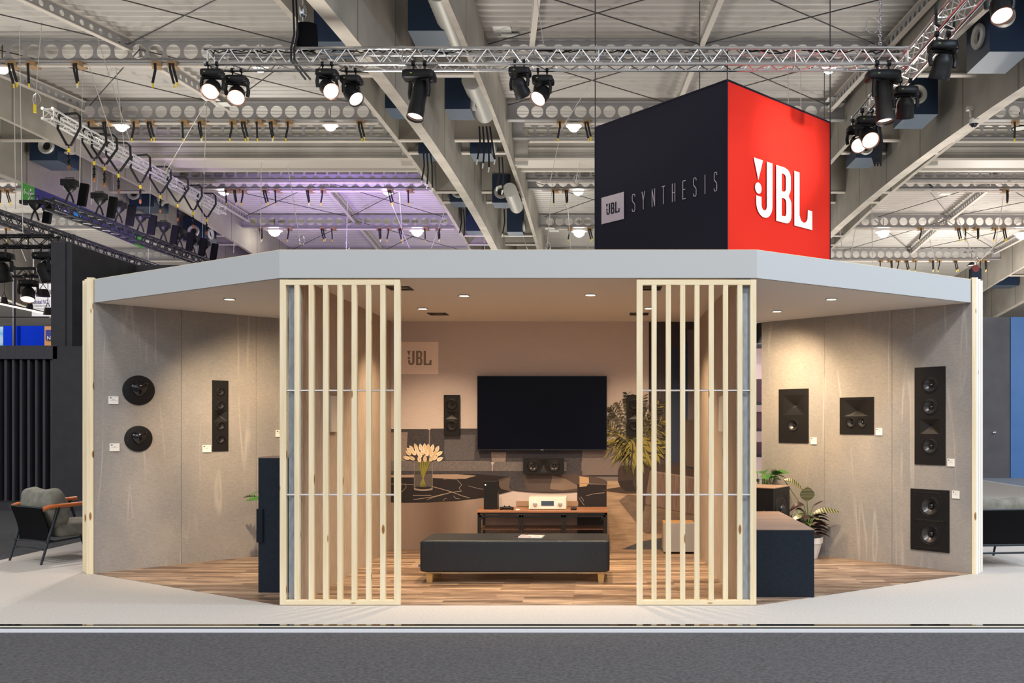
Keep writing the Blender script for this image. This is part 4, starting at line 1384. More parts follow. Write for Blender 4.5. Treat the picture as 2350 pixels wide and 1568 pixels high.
# ================================================================== LOUNGE CHAIRS AT BOTH ENDS
CUSH = noisy('olive_grey_velvet', (0.13, 0.125, 0.10), (0.20, 0.195, 0.16), (14, 14, 14), 5, 0.9)
LEATH = mat('tan_leather', (0.48, 0.13, 0.035), 0.35)
FRM = mat('dark_green_black_metal', (0.012, 0.018, 0.022), 0.3, 0.2)
CLOTHB = mat('black_canvas', (0.008, 0.008, 0.009), 0.9, spec=0.05)
def chair(label, M, drop=0.0):
    # local frame: X to the sitter's left as seen from behind (right), Y forward, origin on the floor below the back
    t = thing('lounge_chair', label, 'chair', M=M)
    hw = 0.29
    M_feet = M
    M = M @ Matrix.Translation((0, -0.13, -0.012))
    for sx in (-1, 1):
        m = MB(); m.tube((sx * hw, 0.06, 0.553), (sx * (hw - .01), -0.10, 0.0), 0.017, 12, r2=0.011, M=M_feet); m.build('leg', FRM, t, smooth=True)
        m = MB(); m.tube((sx * hw, 0.50, 0.555), (sx * (hw - .01), 0.66, 0.0), 0.017, 12, r2=0.011, M=M_feet); m.build('leg', FRM, t, smooth=True)
        m = MB(); m.path([(sx * (hw - .005), 0.045, 0.555), (sx * hw, 0.10, 0.575), (sx * hw, 0.70, 0.590)], 0.021, 12, M=M); m.build('armrest', LEATH, t, smooth=True)
    m = MB()
    for sx in (-1, 1):
        m.tube((sx * (hw - .01), 0.08, 0.22), (sx * (hw - .01), 0.66, 0.26), 0.010, 10, M=M)
    m.tube((-hw, 0.08, 0.225), (hw, 0.08, 0.225), 0.010, 10, M=M); m.tube((-hw, 0.66, 0.26), (hw, 0.66, 0.26), 0.010, 10, M=M)
    m.build('frame', FRM, t, smooth=True)
    m = MB(); m.tube((-hw, 0.045, 0.565), (hw, 0.045, 0.565), 0.012, 10, M=M); m.build('back_rail', FRM, t, smooth=True)
    m = MB(); m.tube((-hw, -0.06, 0.14), (hw, -0.06, 0.14), 0.010, 10, M=M_feet); m.build('stretcher', FRM, t, smooth=True)
    # canvas sling of the back
    m = MB()
    g = []
    for j in range(9):
        f = j / 8
        z = 0.565 - f * 0.335
        y = 0.03 + 0.085 * math.sin(f * PI / 2)
        g.append((y, z))
    g.append((0.22, 0.22))
    for (ya, za), (yb, zb_) in zip(g[:-1], g[1:]):
        m.add([(-hw + .02, ya, za), (hw - .02, ya, za), (hw - .02, yb, zb_), (-hw + .02, yb, zb_)], [(0, 1, 2, 3)], 0, M)
        m.add([(-hw + .02, ya + .008, za), (hw - .02, ya + .008, za), (hw - .02, yb + .008, zb_), (-hw + .02, yb + .008, zb_)], [(0, 1, 2, 3)], 0, M)
    m.build('back_sling', CLOTHB, t, smooth=True)
    m = MB()
    m.superell((0, 0.46, 0.325), (hw - .02, 0.265, 0.075), 0.28, 0.2, 40, 16, 0, M); m.build('seat_cushion', CUSH, t, smooth=True)
    m = MB()
    MBk = M @ Matrix.Translation((0, 0.215, 0.545 - drop)) @ Matrix.Rotation(R(10), 4, 'X')
    def wp(p):
        return Vector((p.x * (1 - 0.10 * max(0, p.z) / .2), p.y * (1.15 - 0.5 * abs(p.z) / .22), p.z - 0.025 * math.cos(p.x * 9) * (p.z > 0.1)))
    m.superell((0, 0, 0), (hw - .005, 0.105, 0.205), 0.42, 0.35, 40, 20, 0, MBk, wp); m.build('back_cushion', CUSH, t, smooth=True)
    return t
# left chair: back feet at A and B
A_, B_ = Vector((-6.0 + .02, 8.73, 0)), Vector((-5.49, 8.46, 0))
mid = (A_ + B_) / 2
ux = (B_ - A_).normalized()
fw = Vector((-ux.y, ux.x, 0))
chair('lounge chair with olive cushions and tan armrests left of the stand', Matrix(((ux.x, fw.x, 0, (mid + fw * .1).x), (ux.y, fw.y, 0, (mid + fw * .1).y), (0, 0, 1, 0.0), (0, 0, 0, 1))))
a = R(6)
chair('lounge chair with olive cushions, cut by the right edge beside the stand', Matrix.Translation((3.89, 8.38, 0)) @ Matrix.Rotation(a, 4, 'Z'), 0.07)

# ================================================================== THE HALL
def roof_z(y):
    return 10.36 - 0.0026 * (min(y, 58) - 27) ** 2 if y > 19 else 10.36 - 0.0026 * 64 + (y - 19) * 0.03

# corrugated roof deck
m = MB()
prof = []
y = 9.0
while y < 62:
    for dy, dz in ((0, 0), (0.05, 0.05), (0.16, 0.05), (0.21, 0)):
        prof.append((y + dy, roof_z(y) + dz))
    y += 0.27
vs = []
for x in (-46, 46):
    vs += [(x, a, b) for a, b in prof]
n = len(prof)
m.add(vs, [(i, i + 1, n + i + 1, n + i) for i in range(n - 1)])
m.add([(-46, 9, 10.95), (46, 9, 10.95), (46, 62, 10.95), (-46, 62, 10.95)], [(0, 1, 2, 3)])
structure(m.build('ceiling', DECK))
# vertical sheet-metal step of the roof with its pale ledge, bay by bay
BAYS = {'far left': (-27.54, -18.12), 'left': (-15.10, -5.68), 'middle': (-2.66, 6.76), 'right': (9.78, 19.20)}
STEPM = noisy('step_sheet', (0.40, 0.38, 0.34), (0.50, 0.47, 0.42), (1.2, 1, 0.3), 3, 0.5)
k = 0
for bay, (xa, xb) in BAYS.items():
    k += 1
    m = MB()
    z = 9.38
    pr = []
    while z < 10.3:
        for dz, dy in ((0, 0), (0.03, 0.03), (0.12, 0.03), (0.15, 0)):
            pr.append((26.3 + dy, z + dz))
        z += 0.19
    vs = []
    for x in (xa + .4, xb - .4):
        vs += [(x, a, b) for a, b in pr]
    n = len(pr)
    m.add(vs, [(i, i + 1, n + i + 1, n + i) for i in range(n - 1)])
    m.box(xa, xa + .4, 26.24, 26.36, 9.2, 10.3); m.box(xb - .4, xb, 26.24, 26.36, 9.2, 10.3)
    m.box(xa, xb, 26.15, 26.95, 9.31, 9.38, 1); m.box(xa, xb, 28.3, 28.5, 9.62, 9.80, 1)
    structure(m.build('wall_step_%s' % bay.replace(' ', '_'), [STEPM, CREAM]))
# far end walls of the hall
m = MB(); m.box(-90, 90, 70, 70.4, -0.04, 12)
structure(m.build('wall_far', mat('far_wall', (0.30, 0.29, 0.28), 0.8)))

# concrete girders
def girder(xc, label):
    t = thing('concrete_girder', label, 'girder', (xc, 30, 8.9))
    ys = [9 + i * 1.5 for i in range(36)]
    def web(x0, x1, zb, zt, name, fl):
        m = MB()
        vs = []
        for y in ys:
            b = zb(y)
            vs += [(x0, y, b), (x1, y, b), (x1, y, zt), (x0, y, zt)]
        fs = []
        mi = []
        for i in range(len(ys) - 1):
            a = 4 * i
            m.add([vs[a], vs[a + 1], vs[a + 5], vs[a + 4]], [(0, 1, 2, 3)], 1)
            for p_, q_ in ((1, 2), (3, 0)):
                m.add([vs[a + p_], vs[a + q_], vs[a + 4 + q_], vs[a + 4 + p_]], [(0, 1, 2, 3)], 0)
        m.add(vs[:4], [(0, 1, 2, 3)], 0)
        m.build(name, [CONC, CONCF], t)
    web(xc - 0.13, xc + 0.13, lambda y: 8.23 - 0.0036 * (y - 26.5) ** 2, 10.9, 'centre_web', 0)
    for s_ in (-1, 1):
        a = xc + s_ * 1.45
        web(a - 0.06, a + 0.06, lambda y: 9.13 - 0.0036 * (y - 26) ** 2, 10.9, 'outer_web', 0)
    for yd in (18.8, 23.7, 24.85, 29.0, 30.2, 34.7, 36.0, 41.0):
        for s_ in (-1, 1):
            m = MB()
            x0, x1 = sorted((xc + s_ * 0.13, xc + s_ * 1.39))
            zb = 9.15 - 0.0036 * (yd - 26) ** 2
            m.box(x0, x1, yd, yd + 0.10, zb, 10.6, 0)
            m.box(x0, x1, yd - 0.06, yd + 0.10, zb - 0.04, zb, 1)
            m.build('diaphragm', [CONC, CREAM], t)
    return t
GX = [-4.17 + 12.44 * i for i in (-2, -1, 0, 1, 2)]
for gx, lab in zip(GX, ('far left, only glimpsed at the left edge', 'left, behind the aluminium truss with hoists', 'in the middle, running away above the stand', 'right of the red sign', 'far right, low behind the right end of the stand')):
    girder(gx, 'arched concrete roof girder ' + lab)

# castellated beams
PITCH = 0.40
L_B = 9.38
loops = [[(0, 0), (L_B, 0), (L_B, 0.46), (0, 0.46)]] + [circ(0.45 + i * PITCH, 0.23, 0.168, 22) for i in range(22)]
WV, WF = fill2d(loops, 0.011)
proto = thing('castellated_beam', 'x', 'beam', (0, 0, 0))
XZ = Matrix(((1, 0, 0, 0), (0, 0, -1, 0), (0, 1, 0, 0), (0, 0, 0, 1)))
m = MB(); m.add(WV, WF, 0, XZ); m.build('web', STEEL, proto)
m = MB(); m.box(0, L_B, -0.10, 0.10, 0.46, 0.485); m.build('flange', STEEL, proto)
m = MB(); m.box(0, L_B, -0.10, 0.10, -0.025, 0.0); m.build('flange', STEEL, proto)
m = MB(); m.tube((0.5, 0, -0.095), (L_B - 0.5, 0, -0.095), 0.035, 8); m.build('rail', CREAM, proto)
ROWS = [19.85, 24.0, 25.6, 30.3, 31.0, 36.3, 41.7, 47.2]
def row_zc(y):
    return min(10.02, roof_z(y) - 0.33)
ORD = ['first', 'second', 'third', 'fourth', 'fifth', 'sixth', 'seventh', 'eighth']
used = []
for bay, (xa, xb) in BAYS.items():
    for i, y in enumerate(ROWS):
        if bay == 'far left' and i < 3 or bay == 'right' and i < 1:
            continue
        M = Matrix.Translation((xa + 0.01, y, row_zc(y) - 0.23 + (0.10 if i == 3 else 0)))
        place(proto, used, M, 'grey castellated beam, %s row from the front in the %s roof bay' % (ORD[i], bay), 'castellated roof beams')

# perforated spine beams and bracing cables under the roof
def spine(label, pts, hgt=0.26):
    a, b = Vector(pts[0]), Vector(pts[1])
    L_ = (b - a).length
    u = (b - a).normalized()
    M = frame_matrix(a, u, (0, 0, 1))
    v2 = Vector((0, 0, 1)) - u * u.z
    M = frame_matrix(a, u, v2)
    nh = int(L_ / 0.24)
    v_, f_ = fill2d([[(0, 0), (L_, 0), (L_, hgt), (0, hgt)]] + [circ(0.15 + i * 0.24, hgt / 2, 0.062, 12) for i in range(nh)], 0.008)
    t = thing('perforated_beam', label, 'beam', M=Matrix.Translation(a), group='perforated beams running away under the roof')
    m = MB(); m.add(v_, f_, 0, M); m.build('web', STEEL, t)
    for z_ in (0, hgt):
        m = MB(); m.box(0, L_, z_ - .01, z_ + .01, -0.06, 0.06, 0, M); m.build('flange', CREAM, t)
def zr(y, o=0.36):
    return roof_z(y) - o
SP = [((-11.6, 17.0), (-10.75, 19.8), 'left bay, in front of the first beam row'), ((-10.75, 20.1), (-10.3, 23.9), 'left bay, between first and second row'),
      ((-10.1, 31.1), (-10.4, 36.2), 'left bay, between fifth and sixth row'), ((-10.4, 36.5), (-10.6, 41.6), 'left bay, behind the sixth row'),
      ((2.4, 16.5), (2.22, 19.8), 'middle bay, above the front truss'), ((2.22, 20.1), (2.03, 23.9), 'middle bay, left of the sign corner'), ((-1.2, 16.5), (-1.6, 19.6), 'middle bay, beside the middle girder'),
      ((14.2, 31.1), (14.5, 36.2), 'right bay, between fifth and sixth row'), ((14.5, 36.5), (14.85, 41.6), 'right bay, behind the sixth row'),
      ((6.6, 17.0), (6.3, 23.9), 'middle bay, beside the right girder'), ((-15.0, 20.2), (-14.3, 23.9), 'left bay, beside the left girder'), ((-15.0, 31.1), (-14.8, 36.2), 'left bay, low beside the left girder'), ((19.0, 31.1), (18.8, 41.5), 'right bay, beside the far right girder')]
for a, b, lab in SP:
    spine('grey perforated beam in the ' + lab, ((a[0], a[1], zr(a[1])), (b[0], b[1], zr(b[1]))))
BR = [((-14.0, 20), (-10.4, 23.8), 'l1'), ((-10.7, 20), (-14.1, 23.8), 'l2'), ((-10.7, 20), (-6.6, 23.8), 'l3'), ((-6.9, 20), (-10.3, 23.8), 'l4'), ((-14.6, 16.5), (-10.8, 19.7), 'l5'), ((-6.9, 16.8), (-10.8, 19.7), 'l6'), ((-10.9, 16.5), (-6.95, 19.7), 'l7'),
      ((-14.9, 31.2), (-10.5, 36), 'm1'), ((-10.1, 31.2), (-14.9, 36), 'm2'), ((-10.1, 31.2), (-6.6, 36), 'm3'), ((-6.6, 31.2), (-10.5, 36), 'm4'), ((-10.5, 36.5), (-6.6, 41.5), 'm5'), ((-6.6, 36.5), (-10.5, 41.5), 'm6'), ((-10.5, 36.5), (-15, 41.5), 'm7'),
      ((-2.6, 19.7), (2.2, 16.6), 'r1'), ((2.2, 19.7), (-2.2, 16.6), 'r2'), ((2.3, 19.7), (6.9, 16.6), 'r3'), ((6.2, 19.7), (2.3, 16.6), 'r4'), ((-2.6, 23.8), (2.2, 20), 'r5'), ((2.0, 23.8), (-2.6, 20), 'r6'), ((2.0, 23.8), (6.4, 20), 'r7'), ((6.2, 23.8), (2.2, 20), 'r8'),
      ((-2.6, 31.2), (2, 36), 'r9'), ((-2.4, 36), (1.6, 31.2), 'ra'), ((11.5, 31.2), (14.5, 36), 's1'), ((14.2, 31.2), (11.5, 36), 's2'), ((14.2, 31.2), (19.0, 36), 's3'), ((19.0, 31.2), (14.5, 36), 's4'), ((11.5, 36.5), (14.8, 41.5), 's5'), ((14.5, 36.5), (11.5, 41.5), 's6'), ((14.5, 36.5), (19, 41.5), 's7'), ((19, 36.5), (14.8, 41.5), 's8')]
DARKC_ = mat('dark_cable', (0.05, 0.045, 0.045), 0.5)
BAYW = {'l': 'left bay before the second beam row', 'm': 'left bay behind the fifth beam row', 'r': 'middle bay around the red and black sign', 's': 'right bay above the far right of the stand'}
for a, b, c in BR:
    m = MB(); m.tube((a[0], a[1], zr(a[1], .22)), (b[0], b[1], zr(b[1], .22)), 0.014, 5)
    o = m.build('brace_cable', DARKC_)
    tag(o, 'thin dark bracing cable under the roof, ' + BAYW[c[0]], 'cable', 'bracing cables, ' + BAYW[c[0]])
    origin(o, (a[0], a[1], zr(a[1], .22)))

# slings hanging from the beams
def strap(mb, pts, wd, th=0.006, mi=0):
    # flat band following pts, seen from the front
    pts = [Vector(p) for p in pts]
    for a, b in zip(pts[:-1], pts[1:]):
        d = (b - a).normalized()
        s_ = d.cross(Vector((0, 1, 0)))
        s_ = s_.normalized() * wd / 2 if s_.length > 1e-3 else Vector((wd / 2, 0, 0))
        n_ = s_.cross(d).normalized() * th / 2
        mb.add([a - s_ - n_, a + s_ - n_, a + s_ + n_, a - s_ + n_, b - s_ - n_, b + s_ - n_, b + s_ + n_, b - s_ + n_],
               [(3, 2, 1, 0), (4, 5, 6, 7), (0, 1, 5, 4), (1, 2, 6, 5), (2, 3, 7, 6), (3, 0, 4, 7)], mi)
protos = []
for kx, (dx, two) in enumerate(((0.10, 1), (-0.06, 0), (0.05, 1), (-0.16, 0))):
    t = thing('hanging_sling', 'x', 'sling', (0, 0, 0))
    m = MB(); m.box(-0.10, 0.10, -0.13, 0.13, 0.0, 0.11); m.build('padding', CARD, t)
    m = MB(); strap(m, [(-0.03, -0.14, 0.05), (-0.02, -0.14, -0.1), (dx * .5, -0.10, -0.40)], 0.055); m.build('strap', SLING, t)
    m = MB(); strap(m, [(dx * .5, -0.10, -0.40), (dx * .5 + .01, -0.10, -0.50)], 0.035); m.build('tag', YEL if kx != 2 else PRINTW, t)
    if two:
        m = MB(); strap(m, [(0.03, -0.14, 0.05), (0.03 + dx * .4, -0.13, -0.15), (dx * 1.2, -0.10, -0.36)], 0.055); m.build('strap', SLING, t)
        m = MB(); strap(m, [(dx * 1.2, -0.10, -0.36), (dx * 1.25, -0.10, -0.47)], 0.03); m.build('tag', YEL, t)
    protos.append((t, []))
SL = {0: [30, 76, 183, 360, 397], 1: [213, 248, 311, 346, 427, 466, 535, 561, 597, 629, 663, 828], 4: [525, 545, 560, 610, 638, 712, 742, 896, 942], 5: [598, 665, 742, 767, 870, 893, 920, 980, 1005]}
SR = {1: [1286, 1347], 4: [1275, 1297], 5: [1308, 1354]}
ST_ = {1: [2330], 4: [2305], 5: [2112, 2198, 2217, 2239, 2282, 2302], 6: [2022, 2042, 2061, 2080, 2098, 2137, 2155, 2192, 2246, 2258]}
SFL = {4: [10, 25], 5: [18, 62]}
ci = 0
for bay, D_ in (('left', SL), ('middle', SR), ('right', ST_), ('far left', SFL)):
    xa, xb = BAYS[bay]
    for row, lst in D_.items():
        Y = ROWS[row]
        for px in lst:
            X = (px - CX) * Y / F
            X = min(max(X, xa + .3), xb - .3)
            pr_, us_ = protos[ci % 4]
            ci += 1
            M = Matrix.Translation((X, Y, row_zc(Y) - 0.37)) @ Matrix.Rotation(R((ci * 37) % 50 - 25), 4, 'Z')
            lab = 'black sling with coloured tag on the %s beam row of the %s bay' % (ORD[row], bay)
            place(pr_, us_, M, lab, 'slings on the %s beam row, %s bay' % (ORD[row], bay))

# slings and units in the concrete cells
def air_unit(label, px, py, X, w_=0.60, d_=0.75, h_=0.95, noz=(), duct=None):
    Y = X * F / (px - CX)
    zb = CAMZ - (py - CY) * Y / F
    h_ = min(h_, roof_z(Y + d_ / 2) - zb - 0.04)
    t = thing('air_unit', label, 'air unit', (X, Y + d_ / 2, zb), group='blue air units between the concrete girders')
    m = MB(); m.box(X - w_ / 2, X + w_ / 2, Y, Y + d_, zb, zb + h_, 0); m.box(X - w_ / 2, X + w_ / 2, Y, Y + d_, zb - 0.006, zb, 1); m.build('casing', [BLUEU, BLUEU_LIT], t)
    for fc, a, b in noz:
        if fc == 'f':
            M = frame_matrix((X + a, Y, zb + b), (1, 0, 0), (0, 0, 1))
        elif fc == 'r':
            M = frame_matrix((X + w_ / 2, Y + a, zb + b), (0, 1, 0), (0, 0, 1))
        else:
            M = frame_matrix((X - w_ / 2, Y + a, zb + b), (0, -1, 0), (0, 0, 1))
        m = MB(); m.lathe([(0.22, 0.0), (0.235, 0.05), (0.20, 0.09), (0.13, 0.06), (0.11, 0.0)], 24, 0, M); o = m.build('nozzle', DUCT, t, smooth=True)
        m = MB(); m.lathe([(0.0, 0.004), (0.115, 0.004)], 20, 0, M); m.build('opening', RUBBER, o)
air_unit('dark blue air unit at the top of the middle girder beside a silver duct', 978, 70, -3.38, 0.70, 1.0, 1.0, [('r', 0.35, 0.3)])
air_unit('dark blue air unit in the middle girder below the front truss', 1050, 250, -3.38, noz=[('r', 0.3, 0.3)])
air_unit('dark blue air unit in the middle girder with black straps in front', 1103, 352, -3.38, noz=[('r', 0.3, 0.3)])
air_unit('small blue air unit in the middle girder with a round nozzle facing the viewer', 1150, 465, -3.38, noz=[('f', 0, 0.35)])
air_unit('lowest blue air unit in the right cells of the middle girder', 1181, 532, -3.38, noz=[('r', 0.3, 0.3)])
air_unit('dark blue air unit in the upper left cell of the middle girder', 912, 248, -4.96)
air_unit('dark blue air unit in the narrow left cell of the middle girder', 984, 352, -4.96)
air_unit('small blue air unit with front nozzle in the left cells of the middle girder', 1052, 463, -4.96, noz=[('f', 0, 0.35)])
air_unit('lowest blue air unit in the left cells of the middle girder', 1086, 530, -4.96)
air_unit('blue air unit half hidden at the top left of the middle girder', 758, 95, -4.96)
air_unit('blue air unit with one big nozzle in the left girder', 100, 368, -15.82, 0.8, 1.0, 0.75, [('f', 0.1, 0.4)])
air_unit('blue air unit with two nozzles in the left girder behind the stage lamps', 325, 474, -15.82, 0.85, 1.0, 0.75, [('f', -0.25, 0.45), ('r', 0.4, 0.35)])
air_unit('blue air unit with two nozzles low in the left girder', 445, 552, -15.82, 0.85, 1.0, 0.9, [('f', 0.0, 0.35), ('r', 0.4, 0.35)])
air_unit('large blue air unit with two nozzles at the top right corner', 2318, 118, 7.47, 0.75, 1.0, 1.2, [('l', 0.4, 0.45), ('f', -0.15, 0.65)])
air_unit('blue air unit with nozzles in the right girder behind the side truss', 2118, 262, 7.47, 0.7, 1.0, 1.0, [('l', 0.4, 0.3), ('f', -0.15, 0.45)])
air_unit('blue air unit low in the right girder behind the lit lamps', 1993, 362, 7.47, 0.7, 1.0, 0.7, [('f', -0.1, 0.3)])
air_unit('small blue air unit with two nozzles above the right end of the stand', 2312, 655, 19.9, 1.15, 1.0, 1.1, [('f', -0.35, 0.45), ('f', 0.15, 0.65)])
for px, py, Y_, lab in ((1040, 60, 18.0, 'at the top of the middle girder'), (1106, 245, 23.2, 'below the front truss'), (1182, 470, 33.5, 'far down the middle girder')):
    X = -2.95
    Yd = X * F / (px - CX)
    z_ = 9.12 if px < 1150 else 8.8
    m = MB()
    n = 28
    pts = [(X, Yd - 1.7 + 2.2 * i / n, z_) for i in range(n + 1)]
    m.path(pts, lambda f: 0.22 + 0.006 * math.cos(f * n * PI), 20)
    o = m.build('air_duct', DUCT, smooth=True)
    tag(o, 'round silver ventilation duct ' + lab, 'duct', 'round ducts in the middle girder')
    origin(o, (X, Yd, z_))

# girder straps: black straps with white tips inside the middle girder
for px, py, X, n_, lab in ((1100, 290, -3.15, 4, 'bundle of black straps below the round duct in the middle girder'), (1145, 360, -2.95, 2, 'pair of black straps in the right cells of the middle girder'),
                           (972, 345, -5.0, 3, 'black straps in the narrow left cell of the middle girder'), (1058, 480, -5.0, 2, 'black straps under the small left air unit of the middle girder'), (1157, 480, -3.4, 1, 'single black strap under the small right air unit of the middle girder')):
    Y = X * F / (px - CX)
    z_ = CAMZ - (py - CY) * Y / F
    t = thing('strap_bundle', lab, 'strap', (X, Y, z_))
    for i in range(n_):
        m = MB(); strap(m, [(X + i * .09, Y, z_), (X + i * .11 + .02, Y, z_ - 0.45 - .12 * (i % 2)), (X + i * .15 - .05, Y, z_ - 0.85 - .1 * (i % 3))], 0.045); s_ = m.build('strap', SLING, t)
        m = MB(); strap(m, [(X + i * .15 - .05, Y, z_ - 0.85 - .1 * (i % 3)), (X + i * .15 - .07, Y, z_ - 0.98 - .1 * (i % 3))], 0.035); m.build('tip', PRINTW, s_)

# security cameras under the girders
for px, py, Y, lab in ((974, 283, 20.2, 'white dome camera under the middle girder'), (2235, 285, 19.0, 'white dome camera under the right girder')):
    p_ = P(px, py, Y)
    t = thing('dome_camera', lab, 'camera', p_)
    m = MB(); m.tube(p_ + Vector((-.08, 0, .35)), p_ + Vector((-.08, 0, .16)), 0.02, 8); m.tube(p_ + Vector((-.08, 0, .16)), p_ + Vector((0, 0, .12)), 0.02, 8); m.box(p_.x - .16, p_.x + 0.02, p_.y - .05, p_.y + .05, p_.z + .3, p_.z + .38); m.build('bracket', CREAM, t)
    m = MB(); m.lathe([(0, .12), (.09, .11), (.10, 0.02), (.10, 0)], 20, 0, Matrix.Translation(p_)); m.build('body', PRINTW, t, smooth=True)
    m = MB(); m.superell((p_.x, p_.y, p_.z), (.075, .075, .075), 1, 1, 18, 10); m.build('dome', DARKLENS, t, smooth=True)

# roof lamps
for px, py, Y, lab in ((597, 154, 20.0, 'behind the left end of the front truss'), (1902, 157, 20.0, 'right of the front truss, above the red sign'), (5, 157, 20.0, 'at the left edge of the picture'), (278, 289, 24.2, 'beside the aluminium truss with hoists'),
                       (758, 288, 24.2, 'left of the middle girder, below the stage lamps'), (1317, 290, 24.2, 'left of the black sign face'), (514, 436, 31.3, 'above the end of the aluminium truss'), (891, 436, 31.3, 'left of the middle girder in the purple glow'),
                       (1327, 436, 31.3, 'beside the black sign face, fifth beam row'), (630, 530, 37.0, 'just above the left part of the canopy'), (957, 530, 37.0, 'just above the canopy, left of the middle girder'), (1329, 532, 37.0, 'just above the canopy beside the sign'),
                       (2027, 533, 37.0, 'above the right part of the canopy'), (2345, 537, 37.0, 'at the right edge of the picture'), (112, 612, 38.0, 'beside the top corner of the black neighbouring stand')):
    p_ = P(px, py, Y)
    t = thing('roof_lamp', 'glowing white high-bay roof lamp ' + lab, 'lamp', p_, group='high-bay lamps under the roof')
    r_ = 0.13 * Y / 20
    m = MB(); m.lathe([(0.03, 0.22), (0.06, 0.20), (r_ * 1.35, 0.02), (r_ * 1.4, 0.0)], 24, 0, Matrix.Translation(p_)); m.build('shade', ALU, t, smooth=True)
    m = MB(); m.lathe([(0, -r_ * 1.0), (r_ * .5, -r_ * .85), (r_ * 0.87, -r_ * .5), (r_, 0.0), (r_, 0.015), (0, 0.018)], 20, 0, Matrix.Translation(p_)); m.build('diffuser', LAMPW, t, smooth=True)
    m = MB(); m.tube(p_ + Vector((0, 0, .2)), (p_.x, p_.y, roof_z(Y)), 0.012, 6); m.build('hanger', DARKC_, t)
    light('SPOT', 'lamp_beam', p_ - Vector((0, 0, 0.05)), 420 if Y < 25 else 260, (1, 0.95, 0.88), 0.10, p_ - Vector((0, 0, 3)), 150, 0.6, t)
for px, py, Y, lab in ((2132, 435, 31.2, 'near the right girder'), (2230, 610, 41.8, 'low above the right end of the canopy'), (2340, 296, 25.0, 'at the right edge')):
    p_ = P(px, py, Y)
    t = thing('unlit_lamp', 'small dark unlit bell lamp under the roof ' + lab, 'lamp', p_)
    m = MB(); m.lathe([(0.03, 0.2), (0.08, 0.16), (0.22, 0.02), (0.22, 0.0)], 20, 0, Matrix.Translation(p_)); m.build('shade', BLACKS, t, smooth=True)
    m = MB(); m.lathe([(0, 0.0), (0.19, 0.01)], 20, 0, Matrix.Translation(p_)); m.build('diffuser', PRINTW, t)
    m = MB(); m.tube(p_ + Vector((0, 0, .2)), (p_.x, p_.y, min(roof_z(Y), p_.z + 1.2)), 0.015, 6); m.build('hanger', DARKC_, t)
for px, py, Y, lab in ((483, 238, 23.0, 'near the left stage lamps'), (1152, 80, 19.4, 'right of the middle girder top'), (1914, 240, 23.5, 'near the corner of the red sign'), (1262, 532, 36.0, 'just above the canopy'), (2168, 447, 32, 'in the right roof bay')):
    p_ = P(px, py, Y)
    t = thing('antenna_panel', 'pair of flat white panels hanging under the roof ' + lab, 'panel', p_)
    m = MB(); m.box(-.20, .20, -.15, .15, 0, .02, 0, Matrix.Translation(p_ + Vector((0, 0, .12)))); m.build('panel', PRINTW, t)
    m = MB(); m.box(-.20, .20, -.15, .15, 0, .02, 0, Matrix.Translation(p_ + Vector((0.15, 0.35, .10)))); m.build('panel', PRINTW, t)
    m = MB(); m.tube(p_ + Vector((.1, .05, .12)), (p_.x + .1, p_.y + .05, p_.z + 0.5), 0.012, 6); m.box(-.02, .2, .0, .4, 0, .02, 0, Matrix.Translation(p_ + Vector((0, 0, .14)))); m.build('bracket', STEEL, t)

# ------------------------------------------------------------------ aluminium and black trusses
def truss(label, a, b, w_=0.24, mt=ALU, rc=0.025, rl=0.010, bay=0.36, lit=None):
    # a, b: ends of the top chord nearest the viewer's left; square section below / behind it
    a, b = Vector(a), Vector(b)
    u = (b - a).normalized()
    up = Vector((0, 0, 1))
    sd = up.cross(u).normalized()
    t = thing('lighting_truss', label, 'truss', a)
    cs = [Vector((0, 0, 0)), sd * w_, -up * w_, sd * w_ - up * w_]
    for c_ in cs:
        m = MB(); m.tube(a + c_, b + c_, rc, 10); m.build('chord', mt, t, smooth=True)
    m = MB()
    L_ = (b - a).length
    n = max(2, int(round(L_ / bay)))
    for (p0, p1, off) in ((0, 1, 0), (0, 2, 1), (1, 3, 0), (2, 3, 1)):
        for i in range(n):
            f0, f1, fm = L_ * i / n, L_ * (i + 1) / n, L_ * (i + .5) / n
            if off:
                m.tube(a + u * f0 + cs[p0], a + u * fm + cs[p1], rl, 5, cap=False); m.tube(a + u * fm + cs[p1], a + u * f1 + cs[p0], rl, 5, cap=False)
            else:
                m.tube(a + u * f0 + cs[p1], a + u * fm + cs[p0], rl, 5, cap=False); m.tube(a + u * fm + cs[p0], a + u * f1 + cs[p1], rl, 5, cap=False)
    m.build('lacing', mt, t, smooth=True)
    if mt is BTRUSS:
        for f in (.12, .8):
            q_ = a + u * (L_ * f)
            m = MB(); m.tube(q_ + sd * w_ / 2, (q_.x, q_.y, roof_z(q_.y)), 0.008, 5); m.build('hanger', WIRE, t)
    # butt joints every three metres
    j = 0.0
    for j in [0.03] + [x for x in (3, 6, 9, 12) if x < L_ - .3] + [L_ - 0.03]:
        m = MB()
        q_ = a + u * j
        for p0, p1 in ((0, 1), (0, 2), (1, 3), (2, 3)):
            m.tube(q_ + cs[p0], q_ + cs[p1], rl * 1.3, 5, cap=False)
        for c_ in cs:
            m.tube(q_ + c_ - u * .05, q_ + c_ + u * .05, rc * 1.35, 10)
        m.build('coupling', mt, t, smooth=True)
    return t
TY, TZ = 13.2, 7.105
xl = (472 - CX) * TY / F
XS = (2088 - CX) * TY / F
truss('long straight aluminium truss crossing above the stand', (xl, TY, TZ), (XS, TY, TZ))
truss('aluminium side truss running away at the upper right', (XS + 0.24, 9.2, TZ + 0.0), (XS + 0.24, 16.3, TZ + 0.0))
